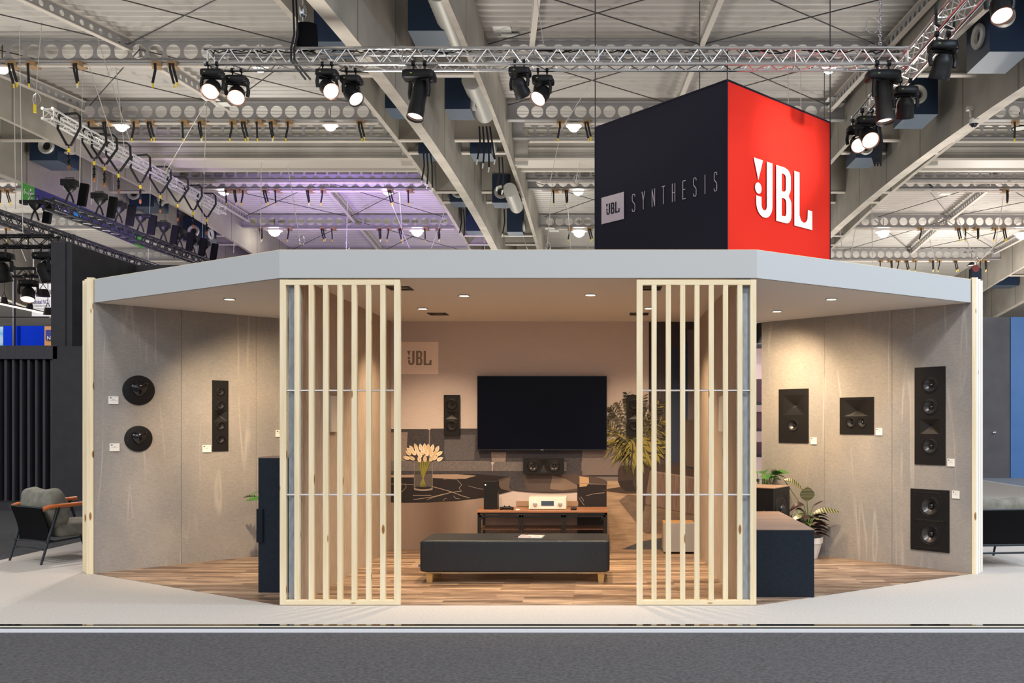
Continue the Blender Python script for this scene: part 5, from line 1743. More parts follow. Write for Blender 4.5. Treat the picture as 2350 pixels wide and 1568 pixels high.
truss('aluminium truss with hoist slings at the upper left', (-13.15, 20.7, 8.90), (-13.15, 30.2, 8.90), mt=mat('bright_aluminium', (0.86, 0.85, 0.84), 0.35, 0.35), rc=0.027, rl=0.009, bay=0.5)
truss('upper black truss on the left carrying upright stage lamps', (-13.12, 20.7, 6.73), (-12.86, 30.0, 6.73), mt=BTRUSS, rc=0.032, rl=0.015, bay=0.40)
truss('lower black truss on the left behind the dark stand', (-14.4, 17.5, 6.45), (-14.3, 30.0, 6.45), mt=BTRUSS, rc=0.032, rl=0.015, bay=0.40)
truss('short black truss at the left edge above the blue screen', (-20.2, 26.0, 6.03), (-16.4, 26.0, 6.03), mt=BTRUSS, bay=0.5)
truss('small black cross truss at the far left edge', (-15.9, 19.2, 5.55), (-12.2, 19.2, 5.55), mt=BTRUSS, bay=0.5)

# hoist slings around the left aluminium truss
proto = thing('hoist_sling', 'x', 'sling', (0, 0, 0)); used = []
m = MB(); m.path([(-0.29, 0.0, -0.02), (-0.30, -.02, -0.30), (-0.03, -.03, -0.72), (0.03, 0.03, -0.72), (0.29, .04, -0.30), (0.27, 0.05, -0.02), (0.2, .02, 0.05), (-0.22, -0.02, 0.04)], 0.030, 6, closed=True); m.build('band', SLING, proto, smooth=True)
m = MB(); m.box(-0.022, 0.022, -0.02, 0.02, -0.90, -0.80); m.build('tag', YEL, proto)
m = MB()
for i in range(4):
    m.lathe([(0.03, -.02), (0.045, 0), (0.03, .02), (0.02, 0), (0.03, -.02)], 8, 0, Matrix.Translation((0, 0, -1.0 - i * .07)) @ Matrix.Rotation(R(90), 4, ('X', 'Y')[i % 2]))
m.tube((0, 0, -0.72), (0, 0, -1.3), 0.014, 6)
m.build('chain', BLACKS, proto)
m = MB(); m.superell((0, 0, -1.26), (0.032, 0.032, 0.07), .8, .8, 12, 8); m.build('hook', mat('orange_hook', (0.30, 0.12, 0.03), 0.5), proto, smooth=True)
for i, px in enumerate((158, 216, 272, 322, 368, 408, 443, 474, 240)):
    Y = 13.03 * F / (CX - px)
    place(proto, used, Matrix.Translation((-13.03, Y, 8.88)) @ Matrix.Rotation(R(12 * (i % 3) - 12), 4, 'Z'), 'black band sling with yellow-tagged hook looped round the upper left aluminium truss', 'hoist slings on the left aluminium truss')

# upright stage lamps on the black truss
def up_lamp(label, px, kind=0, X=-13.0, z_=6.74):
    Y = -X * F / (CX - px)
    M = Matrix.Translation((X, Y, z_))
    t = thing('stage_projector', label, 'stage light', M=M, group='upright stage lamps on the black truss')
    m = MB()
    for s_ in (-1, 1):
        m.path([(s_ * .10, 0, 0), (s_ * .05, 0, .16), (0, 0, .26)], 0.022, 8, 0, M)
    m.build('stand', BLACK, t, smooth=True)
    m = MB(); m.lathe([(0.02, .25), (0.05, .27), (0.135, .36), (0.15, .42)], 12, 0, M); m.build('funnel', BLACKS, t, smooth=True)
    m = MB(); 
    if kind: m.box(-.34, .34, -.10, .10, .40, .50, 0, M)
    else: m.box(-.17, .17, -.12, .12, .41, .57, 0, M)
    m.build('head', BLACK, t, bevel=0.02)
    m = MB(); m.path([(-.10, 0, .57), (-.10, 0, .62), (.10, 0, .62), (.10, 0, .57)], 0.010, 6, 0, M); m.build('handle', BLACKS, t)
    m = MB(); m.box(-.10, .10, -.05, .05, -.28, .28, 0, M @ Matrix.Translation((.33, 0, .20)) @ Matrix.Rotation(R(9), 4, 'Y')); m.build('cover_bag', CLOTHB, t, bevel=0.02)
for i, px in enumerate((160, 228, 272, 322, 375, 412, 441, 468)):
    up_lamp('upright black stage lamp on the black truss, %s from the left' % ORD[i], px, 1 if i == 3 else 0)
t_ = None

# ------------------------------------------------------------------ moving stage lights on the aluminium trusses
def moving_head(label, x, y, z, aim, lit=0, kind='wash', base_yaw=0.0, sc=1.0):
    M0 = Matrix.Translation((x, y, z)) @ Matrix.Rotation(base_yaw, 4, 'Z') @ Matrix.Scale(sc, 4)
    t = thing('moving_head_light', label, 'stage light', M=Matrix.Translation((x, y, z)))
    for s_ in (-1, 1):
        m = MB(); m.tube((s_ * .07, 0, 0.0), (s_ * .07, 0, -0.075), 0.012, 8, M=M0); m.tube((s_ * .07 - .02, 0, .03), (s_ * .07 + .02, 0, .03), 0.036, 12, M=M0); m.build('clamp', BLACK, t, smooth=True)
    m = MB()
    bw = 0.165 if kind == 'wash' else 0.20
    m.superell((0, 0, -0.125), (bw, 0.11, 0.055), 0.35, 0.35, 28, 10, 0, M0)
    m.superell((bw * .8, 0, -0.155), (0.055, 0.08, 0.05), 0.7, 0.7, 14, 8, 0, M0)
    b_ = m.build('base', BLACKS, t, smooth=True)
    m = MB(); m.box(-.09, -.065, -.1135, -.108, -.135, -.12, 0, M0); m.build('display', mat('green_display', (0.25, 0.32, 0.05), 0.4), b_)
    d = Vector(aim).normalized()
    hz = -0.33 if kind == 'wash' else -0.36
    piv = M0 @ Vector((0, 0, hz))
    # yoke
    ax = d.cross(Vector((0, 0, 1)))
    if ax.length < .05:
        ax = Vector((1, 0, 0))
    ax.normalize()
    hr = (0.118 if kind == 'wash' else 0.095) * sc
    yw = hr + 0.035 * sc
    top = M0 @ Vector((0, 0, -0.175))
    m = MB()
    for s_ in (-1, 1):
        m.path([top + ax * s_ * yw * .5, top + ax * s_ * yw + Vector((0, 0, -.02)), piv + ax * s_ * yw * 1.08 + Vector((0, 0, .05)), piv + ax * s_ * yw - Vector((0, 0, .035))], 0.028 * sc, 8)
    m.tube(top + ax * yw * .55, top - ax * yw * .55, 0.03 * sc, 8)
    m.build('yoke', BLACKS, t, smooth=True)
    H_ = Matrix.Translation(piv) @ d.to_track_quat('Z', 'Y').to_matrix().to_4x4()
    ln = (0.16 if kind == 'wash' else 0.30) * sc
    m = MB()
    m.lathe([(0, -ln * .75), (hr * .55, -ln * .72), (hr * .85, -ln * .45), (hr, -ln * .1), (hr * .98, ln * .45), (hr * 1.04, ln * .55), (hr * 1.06, ln), (hr * .98, ln), (hr * .96, ln * .9)], 28, 0, H_)
    h_ = m.build('head', BLACKS, t, smooth=True)
    m = MB(); m.lathe([(0, ln * .905), (hr * .96, ln * .90)], 28, 0, H_)
    m.build('lens', (DARKLENS, HEADLENS, DIMLENS)[lit], h_)
    m = MB(); m.lathe([(hr * 1.05, ln * .98), (hr * 1.10, ln * 1.0), (hr * 1.08, ln * 1.06), (hr * 1.0, ln * 1.02)], 28, 0, H_)
    m.build('rim', mat('copper_rim', (0.35, 0.16, 0.10), 0.3, 0.6) if lit == 1 else BLACK, h_, smooth=True)
    return t, piv, d
CHB = TZ - 0.24 - 0.03
def hx(px, Y=13.2):
    return (px - CX) * Y / F
heads = []
heads.append(moving_head('brightly lit moving head at the left end of the front truss', hx(488), 13.2, CHB, (0.05, -0.75, -0.72), 1))
heads.append(moving_head('second lit moving head from the left on the front truss', hx(544, 13.44), 13.44, CHB, (0.25, -0.80, -0.80), 1))
heads.append(moving_head('lit moving head turned right, beside the black hoist bag', hx(751), 13.2, CHB, (0.62, -0.62, -0.66), 1))
heads.append(moving_head('dim moving head turned right, left of the middle girder', hx(806, 13.44), 13.44, CHB, (0.62, -0.35, -0.72), 2))
heads.append(moving_head('long profile spotlight pointing down left of centre on the front truss', hx(962), 13.2, CHB, (-0.12, -0.25, -1.0), 2, 'profile', sc=1.25))
heads.append(moving_head('unlit moving head right of the middle girder on the front truss', hx(1192), 13.2, CHB + .03, (0.35, 0.55, -0.8), 0))
heads.append(moving_head('lit moving head turned left beside the unlit one on the front truss', hx(1245, 13.44), 13.44, CHB, (-0.45, -0.55, -0.8), 1))
heads.append(moving_head('long profile spotlight at the right end of the front truss', hx(2026), 13.2, CHB, (0.05, -0.1, -1.0), 2, 'profile', sc=1.3))
xr = XS + 0.12
heads.append(moving_head('unlit moving head high on the right side truss', (2163 - CX) * 12.0 / F, 12.0, 1.403 + (968 - 84) * 12.0 / F, (-0.1, 0.5, -1.0), 0, sc=1.15))
heads.append(moving_head('unlit moving head in front of the right girder below the truss corner', (2078 - CX) * 13.6 / F, 13.6, 1.403 + (968 - 190) * 13.6 / F, (0.1, 0.5, -1.0), 0, sc=1.1))
heads.append(moving_head('lit moving head at the far end of the side truss, left one', (1967 - CX) * 15.7 / F, 15.7, 6.835, (-0.05, -0.85, -0.62), 1, sc=1.1))
heads.append(moving_head('lit moving head at the far end of the side truss, lower right one', (1990 - CX) * 15.2 / F, 15.2, 6.835, (0.1, -0.75, -0.72), 1, sc=1.22))
heads.append(moving_head('lit moving head in the upper right corner of the picture', (2294 - CX) * 11.4 / F, 11.4, 1.403 + (968 + 48) * 11.4 / F, (0.0, -0.45, -1.0), 1, sc=1.1))
for (t, piv, d), e, aim, sp in ((heads[0], 700, (-5.3, 7.8, 0), 38), (heads[2], 600, (1.5, 6.0, 0), 40), (heads[1], 500, (-2.0, 6.2, 0), 38)):
    light('SPOT', 'stage_beam', piv + d * 0.3, e, (1, 0.86, 0.80), 0.08, piv + d * 5, sp, 0.5, t)

# ------------------------------------------------------------------ hanging cube sign
C0 = Vector((0.1446 * 13.3, 13.3, 0)); CLf = Vector((-0.0094 * 13.3, 1.163 * 13.3, 0)); CRt = Vector((0.3011 * 13.3, 1.1427 * 13.3, 0))
CBk = CLf + CRt - C0
ZT, ZB = 6.663, 3.72
t = thing('cube_sign', 'huge hanging fabric cube sign, one side black and one side red', 'sign', ((C0 + CBk) / 2 + Vector((0, 0, ZB))))
def quad_side(a, b, name, mt):
    d = (b - a).normalized()
    n_ = d.cross(Vector((0, 0, 1)))
    m = MB()
    nx, nz = 18, 18
    vs, fs = [], []
    for j in range(nz + 1):
        for i in range(nx + 1):
            f, g = i / nx, j / nz
            bow = -0.02 * math.sin(PI * f) * math.sin(PI * g)
            vs.append(a.lerp(b, f) + Vector((0, 0, ZB + (ZT - ZB) * g)) + n_ * bow)
    for j in range(nz):
        for i in range(nx):
            q_ = j * (nx + 1) + i
            fs.append((q_, q_ + 1, q_ + nx + 2, q_ + nx + 1))
    m.add(vs, fs)
    return m.build(name, mt, t, smooth=True)
fL = quad_side(CLf, C0, 'black_face', NIGHT)
fR = quad_side(C0, CRt, 'red_face', RED)
quad_side(CRt, CBk, 'rear_face', NIGHT)
quad_side(CBk, CLf, 'rear_face', RED)
m = MB()
for a, b in ((CLf, C0), (C0, CRt), (CRt, CBk), (CBk, CLf)):
    for z_ in (ZT, ZB):
        m.tube(a + Vector((0, 0, z_)), b + Vector((0, 0, z_)), 0.012, 8)
    m.tube(a + Vector((0, 0, ZB)), a + Vector((0, 0, ZT)), 0.012, 8)
m.build('frame', [NIGHT], t)
m = MB(); m.prism([(p.x, p.y) for p in (C0 * .999, CRt, CBk, CLf)], ZT - .02, ZT - .015); m.build('top_cover', NIGHT, t)
def face_frame(a, b, off=0.012):
    d = (b - a).normalized()
    n_ = d.cross(Vector((0, 0, 1)))
    return frame_matrix(a + n_ * off, d, (0, 0, 1)), d, n_
def on_face(a, b, px, py):
    d = (b - a).normalized()
    k_ = (px - CX) / F
    s_ = (k_ * a.y - a.x) / (d.x - k_ * d.y)
    p_ = a + d * s_
    return s_, CAMZ - (py - CY) * p_.y / F
MR, d_, n_ = face_frame(C0, CRt)
s0, zt_ = on_face(C0, CRt, 1728.2, 361.6)
s1, zb_ = on_face(C0, CRt, 1862.7, 528.5)
m = MB()
wE = s1 - s0
hE = zt_ - zb_
M = MR @ Matrix.Translation((s0, zb_, 0)) @ Matrix.Diagonal((wE / 174, hE / 102, 1, 1))
m.add(EMB_V, EMB_F, 0, M)
m.build('emblem', PRINTW, fR)
ML, d_, n_ = face_frame(CLf, C0)
s0, zt_ = on_face(CLf, C0, 1381.4, 454.5)
s1, zb_ = on_face(CLf, C0, 1432.8, 502.7)
m = MB(); m.box(s0, s1, zb_, zt_, -0.004, 0.0, 0, ML); m.build('emblem_plate', PRINTP, fL)
e0, ez1 = on_face(CLf, C0, 1392.0, 469.3)
e1, ez0 = on_face(CLf, C0, 1423.4, 487.0)
M = ML @ Matrix.Translation((e0, ez0, 0.004)) @ Matrix.Diagonal(((e1 - e0) / 174, (ez1 - ez0) / 102, 1, 1))
m = MB(); m.add(EMB_V, EMB_F, 0, M); m.build('emblem', NIGHT, fL)
GLY = {'S': [(1, .86), (1, .93), (.8, 1), (.2, 1), (0, .93), (0, .68), (.1, .6), (.9, .42), (1, .34), (1, .07), (.8, 0), (.2, 0), (0, .07), (0, .14)],
       'I': [(.5, 0), (.5, 1)]}
GLM = {'Y': [[(0, 1), (.5, .5)], [(1, 1), (.5, .5)], [(.5, .5), (.5, 0)]], 'N': [[(0, 0), (0, 1)], [(0, 1), (1, 0)], [(1, 0), (1, 1)]], 'T': [[(0, 1), (1, 1)], [(.5, 1), (.5, 0)]],
       'H': [[(0, 0), (0, 1)], [(1, 0), (1, 1)], [(0, .5), (1, .5)]], 'E': [[(1, 1), (0, 1)], [(0, 1), (0, 0)], [(0, 0), (1, 0)], [(0, .52), (.85, .52)]]}
zA = on_face(CLf, C0, 1455, 485.3)[1]; zB_ = on_face(CLf, C0, 1455, 446.5)[1]
for ch, zx in zip('SYNTHESIS', (355, 438, 525, 610, 698, 788, 880, 967, 1057)):
    px = 1360 + zx / 3.734
    sA = on_face(CLf, C0, px - 3.0, 450)[0]; sB = on_face(CLf, C0, px + 3.0, 450)[0]
    m = MB()
    for st_ in ([GLY[ch]] if ch in GLY else GLM[ch]):
        stroke(m, [(sA + (sB - sA) * a, zA + (zB_ - zA) * b) for a, b in st_], 0.014, ML)
    m.build('letter', PRINTP, fL)
for (a, b) in ((C0, 0.0), (CLf, 0.0), (CRt, 0.0), (CBk, 0.0)):
    m = MB(); top = roof_z(a.y) - 0.3 if a is not C0 else TZ
    m.tube(a + Vector((0, 0, ZT)), a + Vector((0, 0, top)), 0.010, 6)
    m.build('suspension', DARKC_, t)
# glow on the red side from two spots added below the side truss
(tt, piv, dd) = heads[8]
light('SPOT', 'sign_beam', (6.2, 10.6, 5.0), 1300, (1.0, 0.92, 0.86), 0.10, (3.1, 14.4, 5.95), 26, 1.0)
light('SPOT', 'sign_beam', (6.5, 9.0, 4.6), 900, (1.0, 0.94, 0.9), 0.2, (2.9, 14.2, 5.1), 42, 0.8)

# ------------------------------------------------------------------ hoists, bags and cable bundles
t = thing('chain_hoist', 'black chain bag and motor hanging above the left part of the front truss', 'hoist', P(704, 100, 13.3))
a = P(700, 60, 13.3)
m = MB()
vs = []
pr = [(0.07, 0.0), (0.155, 0.02), (0.17, -0.18), (0.17, -0.34), (0.10, -0.38), (0, -0.38)]
m.lathe([(r_, z_ ) for r_, z_ in pr], 16, 0, Matrix.Translation(a + Vector((0.03, 0, 0))), 1.0, .7); m.build('chain_bag', CLOTHB, t, smooth=True)
m = MB(); m.superell((a.x - .03, a.y, a.z + .23), (.055, .05, .09), .6, .6, 14, 8); m.build('motor', CHROME, t, smooth=True)
m = MB(); m.tube(a + Vector((-.03, 0, .0)), a + Vector((-.03, 0, 2.6)), 0.012, 6); m.build('chain', CHROME, t)
m = MB()
for dx in (0, .05):
    m.path([(a.x - .12 + dx, 13.1, a.z + .45), (a.x - .10 + dx, 13.12, a.z - .20), (a.x - .15 + dx, 13.12, a.z - .42), (a.x - .15 + dx, 13.12, a.z - .60), (a.x - .06 + dx * 1.5, 13.5, a.z - .74)], 0.016, 6)
m.build('sling', SLING, t, smooth=True)
t = thing('shackle', 'steel shackle and chain above the right end of the front truss', 'shackle', P(2020, 60, 13.3))
a = P(2020, 100, 13.3)
m = MB()
for i in range(12):
    m.lathe([(0.022, -.012), (0.034, 0), (0.022, .012), (0.014, 0), (0.022, -.012)], 8, 0, Matrix.Translation(a + Vector((0, 0, i * .06))) @ Matrix.Rotation(R(90), 4, ('X', 'Y')[i % 2]))
m.build('chain', CHROME, t, smooth=True)
m = MB(); m.path([a + Vector((.10 * math.cos(q_) - .12, 0, .12 * math.sin(q_) + .28)) for q_ in [i * PI / 10 for i in range(20)]], 0.006, 5, closed=True); m.build('wire_loop', CHROME, t)
t = thing('truss_sling', 'black round sling wrapped under the right side truss', 'sling', P(2180, 20, 11.8))
m = MB(); y_ = 12.0
xa, xb = (2148 - CX) * y_ / F, (2200 - CX) * y_ / F
zt_, zb_ = CAMZ + (CY - 8) * y_ / F, CAMZ + (CY - 60) * y_ / F
m.path([(xa + .02, y_, zt_ + .02), (xa, y_, zt_ - .05), (xa, y_, zb_ + .03), (xa + .04, y_, zb_), (xb - .03, y_ + .1, zb_ + .02), (xb + .02, y_ + .15, zt_ - .02)], 0.022, 8); m.build('band', SLING, t, smooth=True)
t = thing('cable_bundle', 'bundle of black cables hanging beside the two lit lamps of the side truss', 'cable', P(2010, 280, 15.6))
m = MB()
for i in range(12):
    x_ = (2006 + i * 1.7 - CX) * 15.7 / F
    z_ = CAMZ + (CY - 288) * 15.7 / F
    m.path([(x_, 15.75 + .03 * (i % 3), z_), (x_ + .02, 15.75, z_ - .3), (x_ - .01, 15.76, z_ - .60 - .04 * (i % 4))], 0.014, 6)
m.build('cable', BLACK, t, smooth=True)
m = MB(); m.path([P(2050, 270, 15.6), P(2030, 280, 15.6), P(2008, 288, 15.7)], 0.014, 6); m.build('feed_cable', BLACK, t)
t = thing('truss_cables', 'black power cables lying along the front truss', 'cable', (0, 13.3, 7.1))
rn = random.Random(2)
for (xa, xb) in ((480, 720), (760, 940), (960, 1180), (1230, 1500), (1700, 2040)):
    for k_2 in range(2):
        pts = []
        n = 14
        for i in range(n + 1):
            px = xa + (xb - xa) * i / n
            pts.append((hx(px), 13.28 + rn.uniform(-.05, .05), TZ + 0.03 - rn.uniform(0, .07)))
        m = MB(); m.path(pts, 0.010, 5); m.build('cable', BLACK, t, smooth=True)

# ------------------------------------------------------------------ thin steel cables in the hall
WR_ = [((100, 0), (80, 240), 19.0, 'with a yellow clip at the upper left edge'), ((80, 300), (78, 500), 19.0, 'above the upper stage lamps at the far left'), ((196, 0), (300, 330), 19.5, 'slanting from the top left towards the aluminium truss'),
       ((250, 0), (285, 340), 20.5, 'slanting steeply left of the front truss'), ((475, 230), (380, 395), 23, 'forming the left leg of a bridle near the lamps'), ((475, 235), (468, 400), 23, 'forming the right leg of a bridle near the lamps'),
       ((155, 0), (262, 330), 21, 'thin one crossing the roof at the upper left'), ((32, 170), (36, 480), 20, 'upright at the far left edge'), ((211, 300), (210, 470), 24, 'upright behind the aluminium truss start'),
       ((232, 340), (218, 460), 22, 'just left of the second stage lamp'), ((258, 350), (262, 470), 22.5, 'with yellow clip above the third stage lamp'), ((600, 310), (598, 560), 30, 'upright left of the purple roof'),
       ((650, 320), (690, 560), 31, 'slanting over the purple roof'), ((798, 420), (795, 570), 33, 'upright at the centre of the purple roof'), ((880, 420), (940, 570), 33, 'slanting beside the middle girder'),
       ((540, 480), (536, 580), 33, 'upright at the left end of the canopy top'), ((915, 420), (925, 560), 34, 'thin one right in the purple roof'), ((1233, 0), (1247, 100), 15, 'above the front truss right of centre'),
       ((1374, 160), (1286, 300), 17, 'slanting down left from the front truss'), ((1290, 290), (1262, 420), 24, 'left of the sign'), ((1345, 310), (1320, 420), 24, 'ending in a ring left of the sign'),
       ((1268, 420), (1255, 572), 30, 'left of the sign, reaching the canopy'), ((1300, 430), (1310, 572), 30, 'slanting beside the black sign face'), ((1350, 545), (1348, 572), 34, 'short one just above the canopy'),
       ((1809, 150), (1809, 240), 15.5, 'above the red sign face'), ((1838, 160), (1838, 255), 16.5, 'behind the top edge of the red sign face'), ((1892, 160), (1892, 275), 15.3, 'dark, beside the corner of the red sign'),
       ((2000, 400), (2002, 605), 26, 'upright above the right wing canopy'), ((1915, 400), (1935, 600), 27, 'slanting right of the red sign'), ((1968, 500), (1950, 600), 26, 'slanting back beside the right girder'),
       ((2190, 480), (2240, 605), 30, 'left leg of the bridle at the right end'), ((2350, 495), (2242, 605), 30, 'right leg of the bridle at the right end'), ((2303, 450), (2285, 560), 33, 'hanging from the fifth beam row on the right'),
       ((2130, 530), (2150, 625), 33, 'thin one over the right wing canopy'), ((1043, 420), (990, 570), 32, 'crossing the middle girder'), ((1110, 440), (1112, 572), 31, 'upright inside the middle girder'), ((1180, 480), (1210, 572), 33, 'slanting inside the middle girder'),
       ((10, 470), (60, 600), 24, 'leg of a bridle at the far left'), ((45, 560), (30, 650), 24, 'over the short black truss')]
RINGS = {0, 4, 12, 20, 30, 13, 21}
for i, (a, b, Y, lab) in enumerate(WR_):
    Y = min(46, F * 8.75 / (CY - a[1])) if a[1] > 60 else Y
    A_, B_ = P(*a, Y), P(*b, Y)
    t = thing('steel_cable', 'thin steel hanging cable ' + lab, 'cable', A_)
    m = MB(); m.tube(A_, B_, 0.0085 * Y / 20, 5); m.build('wire', WIRE if 'dark' not in lab else DARKC_, t)
    if i in RINGS:
        m = MB(); r_ = 0.14
        m.path([B_ + Vector((r_ * math.cos(q_) * .6 + .04, 0, r_ * math.sin(q_) + .1)) for q_ in [k_2 * PI / 9 for k_2 in range(18)]], 0.010, 5, closed=True); m.build('coil', CHROME, t)
    if 'yellow' in lab:
        m = MB(); m.tube(B_, B_ - Vector((0, 0, .18)), 0.03, 6); m.build('clip', YEL, t)
t = thing('chain_motor', 'small dark chain hoist hanging over the right end of the canopy', 'hoist', P(2238, 620, 20))
a = P(2238, 605, 20)
m = MB(); m.box(a.x - .12, a.x + .12, a.y - .08, a.y + .08, a.z - .38, a.z - .12); m.build('body', BLUEU, t, bevel=0.02)
m = MB(); m.lathe([(0, .085), (0.08, .085), (0.09, .06), (.09, 0)], 18, 0, frame_matrix(a + Vector((-.02, 0, -.13)), (1, 0, 0), (0, 0, 1))); m.build('drum', mat('red_drum', (0.35, 0.06, 0.05), 0.5), t, smooth=True)
m = MB(); m.tube(a, a - Vector((0, 0, .12)), 0.02, 6); m.build('hook', CHROME, t)

# ------------------------------------------------------------------ exit banner along the left girder
ys0, ys1 = 24.5, 30.4
def gz(y):
    return 8.22 - 0.0036 * (y - 26.5) ** 2
X = -16.46
t = thing('exit_banner', 'green and navy banner with a running-man exit pictogram hanging under the left girder', 'banner', (X, ys0, 7.6))
GRN = mat('exit_green', (0.075, 0.36, 0.05), 0.6)
NVB = mat('banner_navy', (0.035, 0.035, 0.17), 0.6)
bh = 0.54
m = MB(); m.box(X, X + .02, 24.5, 25.05, gz(24.8) - bh, gz(24.8) - .02); m.build('green_panel', GRN, t)
m = MB()
v_ = []
for i in range(13):
    y = 25.05 + i * (ys1 - 25.05) / 12
    v_ += [(X, y, gz(y) - bh), (X, y, gz(y) - .02), (X + .02, y, gz(y) - .02), (X + .02, y, gz(y) - bh)]
for i in range(12):
    q_ = 4 * i
    for p_, r_ in ((0, 1), (1, 2), (2, 3), (3, 0)):
        m.add([v_[q_ + p_], v_[q_ + r_], v_[q_ + 4 + r_], v_[q_ + 4 + p_]], [(0, 1, 2, 3)])
nv = m.build('navy_panel', NVB, t)
MX = frame_matrix((X + .024, 24.5, gz(24.8) - bh), (0, 1, 0), (0, 0, 1))
m = MB()
for st_ in ([(.07, .29), (.24, .26)], [(.07, .29), (.12, .36)], [(.07, .29), (.10, .22)]):
    stroke(m, st_, .026, MX)
for st_ in ([(.36, .34), (.38, .22)], [(.38, .22), (.32, .17), (.27, .10)], [(.38, .22), (.44, .15), (.44, .07)], [(.36, .34), (.29, .31), (.29, .24)], [(.36, .32), (.44, .29), (.48, .32)]):
    stroke(m, st_, .034, MX)
m.add([Vector((x, y, 0)) for x, y in circ(.37, .40, .035, 12)], [tuple(range(12))], 0, MX)
m.build('pictogram', PRINTW, t)
v_, f_ = text2d('Industrial & Smart B', 0.13, 1.55, bold=0.01)
m = MB(); m.add(v_, f_, 0, frame_matrix((X + .024, 25.15, gz(25.6) - .44), (0, 1, 0.004), (0, -0.004, 1))); m.build('lettering', PRINTW, nv)
m = MB(); m.add([Vector((x, y, 0)) for x, y in circ(0, 0, .22, 20, .20)], [tuple(range(20))], 0, frame_matrix((X + .025, 27.1, gz(27.1) - .28), (0, 1, 0), (0, 0, 1))); m.build('round_mark', mat('sky_blue_mark', (0.03, 0.32, 0.75), 0.5), nv)
m = MB(); m.box(X, X + .02, 30.4, 31.0, gz(30.7) - bh, gz(30.7) - .02); m.build('green_panel', GRN, t)

# ------------------------------------------------------------------ neighbouring stands
DKW = noisy('charcoal_panel', (0.020, 0.020, 0.023), (0.027, 0.026, 0.030), (6, 6, 6), 3, 0.6)
DKR = noisy('charcoal_fin', (0.030, 0.027, 0.032), (0.042, 0.038, 0.044), (40, 40, 2), 3, 0.55)
t = thing('neighbour_stand', 'tall black neighbouring stand with a finned front on the left', 'exhibition stand', (-10.0, 14.5, -0.04))
Yn = 14.5
xa, xb = (117 - CX) * Yn / F, (150 - CX) * Yn / F
zt_ = CAMZ + (CY - 556) * Yn / F
zs = CAMZ + (CY - 797) * Yn / F
m = MB(); m.box(xa, xb, Yn, Yn + 0.35, zs, zt_)
m.build('tower_front', DKW, t)
m = MB(); m.box(xb, xb + .1, Yn + .02, Yn + 2.2, 0, zt_ - .02); m.box(xb + .1, xb + 5.5, Yn + 2.0, Yn + 2.2, 0, zt_ - .02); m.build('tower_side', DKW, t)
m = MB(); m.box(-18, xb + .05, Yn - .3, Yn + .05, zs - .22, zs); m.build('lintel', DKR, t)
m = MB(); m.box(xb - 0.02, xb + .75, Yn - .3, Yn + .05, -.04, zs - .01); m.box(-18, xb + .75, Yn - .5, Yn + 0.05, -.04, 0.10); m.build('base_wall', DKW, t)
m = MB(); m.box(-18, xb, Yn + .28, Yn + .34, -.04, zs); m.build('back_panel', mat('fin_back', (0.008, 0.008, 0.010), 0.6), t)
for i in range(28):
    x_ = (141 - i * 17.3 - CX) * Yn / F
    m = MB(); m.box(x_ - .02, x_ + .02, Yn - .26, Yn + .20, 0.1, zs - .22); m.build('fin', DKR, t)

# far stands glimpsed through the gap on the left
p0, p1 = P(8, 748, 34), P(101, 790, 34)
t = thing('blue_screen', 'plain bright blue display wall glimpsed at the left edge', 'display', ((p0.x + p1.x) / 2, 34, 2))
BLUEW = mat('vivid_blue', (0.0, 0.025, 0.45), 0.8, emit=0.12, ecol=(0.0, 0.05, 0.85), spec=0.1)
m = MB(); m.box(p0.x, p1.x, 34, 34.1, 1.0, p0.z); m.build('panel', BLUEW, t)
m = MB(); m.box(P(32, 0, 33.9).x, P(36, 0, 33.9).x, 33.8, 33.9, 1.0, 7.5); m.build('post', mat('dark_post', (0.05, 0.05, 0.06), 0.5), t)
p0, p1 = P(-40, 750, 34.2), P(7, 790, 34.2)
m = MB(); m.box(p0.x, p1.x, 34.2, 34.3, 1.0, p0.z)
o = m.build('pale_blue_panel', noisy('pale_blue', (0.10, 0.38, 0.62), (0.55, 0.65, 0.72), (1, 1, 3), 3, 0.6)); tag(o, 'pale blue display panel at the extreme left edge beside the bright blue wall', 'display'); origin(o, (p0.x, 34.2, 1))
p0, p1 = P(102, 749, 33), P(150, 790, 33)
t = thing('orange_wall', 'orange wall with a navy sign beside the bright blue display', 'wall panel', (p0.x, 33, 1))
m = MB(); m.box(p0.x, p1.x, 33, 33.1, 1.0, p0.z); m.build('panel', mat('orange_board', (0.80, 0.36, 0.12), 0.6), t)
q0, q1 = P(104.5, 757, 32.95), P(150, 781, 32.95)
m = MB(); m.box(q0.x, q1.x, 32.95, 33.0, q1.z, q0.z); m.build('sign_board', mat('sign_navy', (0.01, 0.02, 0.30), 0.5), t)
v_, f_ = text2d('Nice', 0.14, bold=.02); q2 = P(108, 780, 32.94)
m = MB(); m.add(v_, f_, 0, frame_matrix(q2, (1, 0, 0), (0, 0, 1))); m.build('lettering', PRINTW, t)
p0, p1 = P(73, 651, 40), P(118, 726, 40)
t = thing('white_banner', 'white hanging banner with black and blue lettering behind the short black truss', 'banner', (p0.x, 40, p1.z))
m = MB(); m.box(p0.x, p1.x + .3, 40, 40.05, p1.z, p0.z); m.build('cloth', mat('banner_white', (0.80, 0.80, 0.84), 0.6), t)
for x_ in (p0.x + .05, p1.x + .25):
    m = MB(); m.tube((x_, 40.02, p0.z), (x_, 40.02, roof_z(40)), 0.02, 5); m.build('cord', WIRE, t)
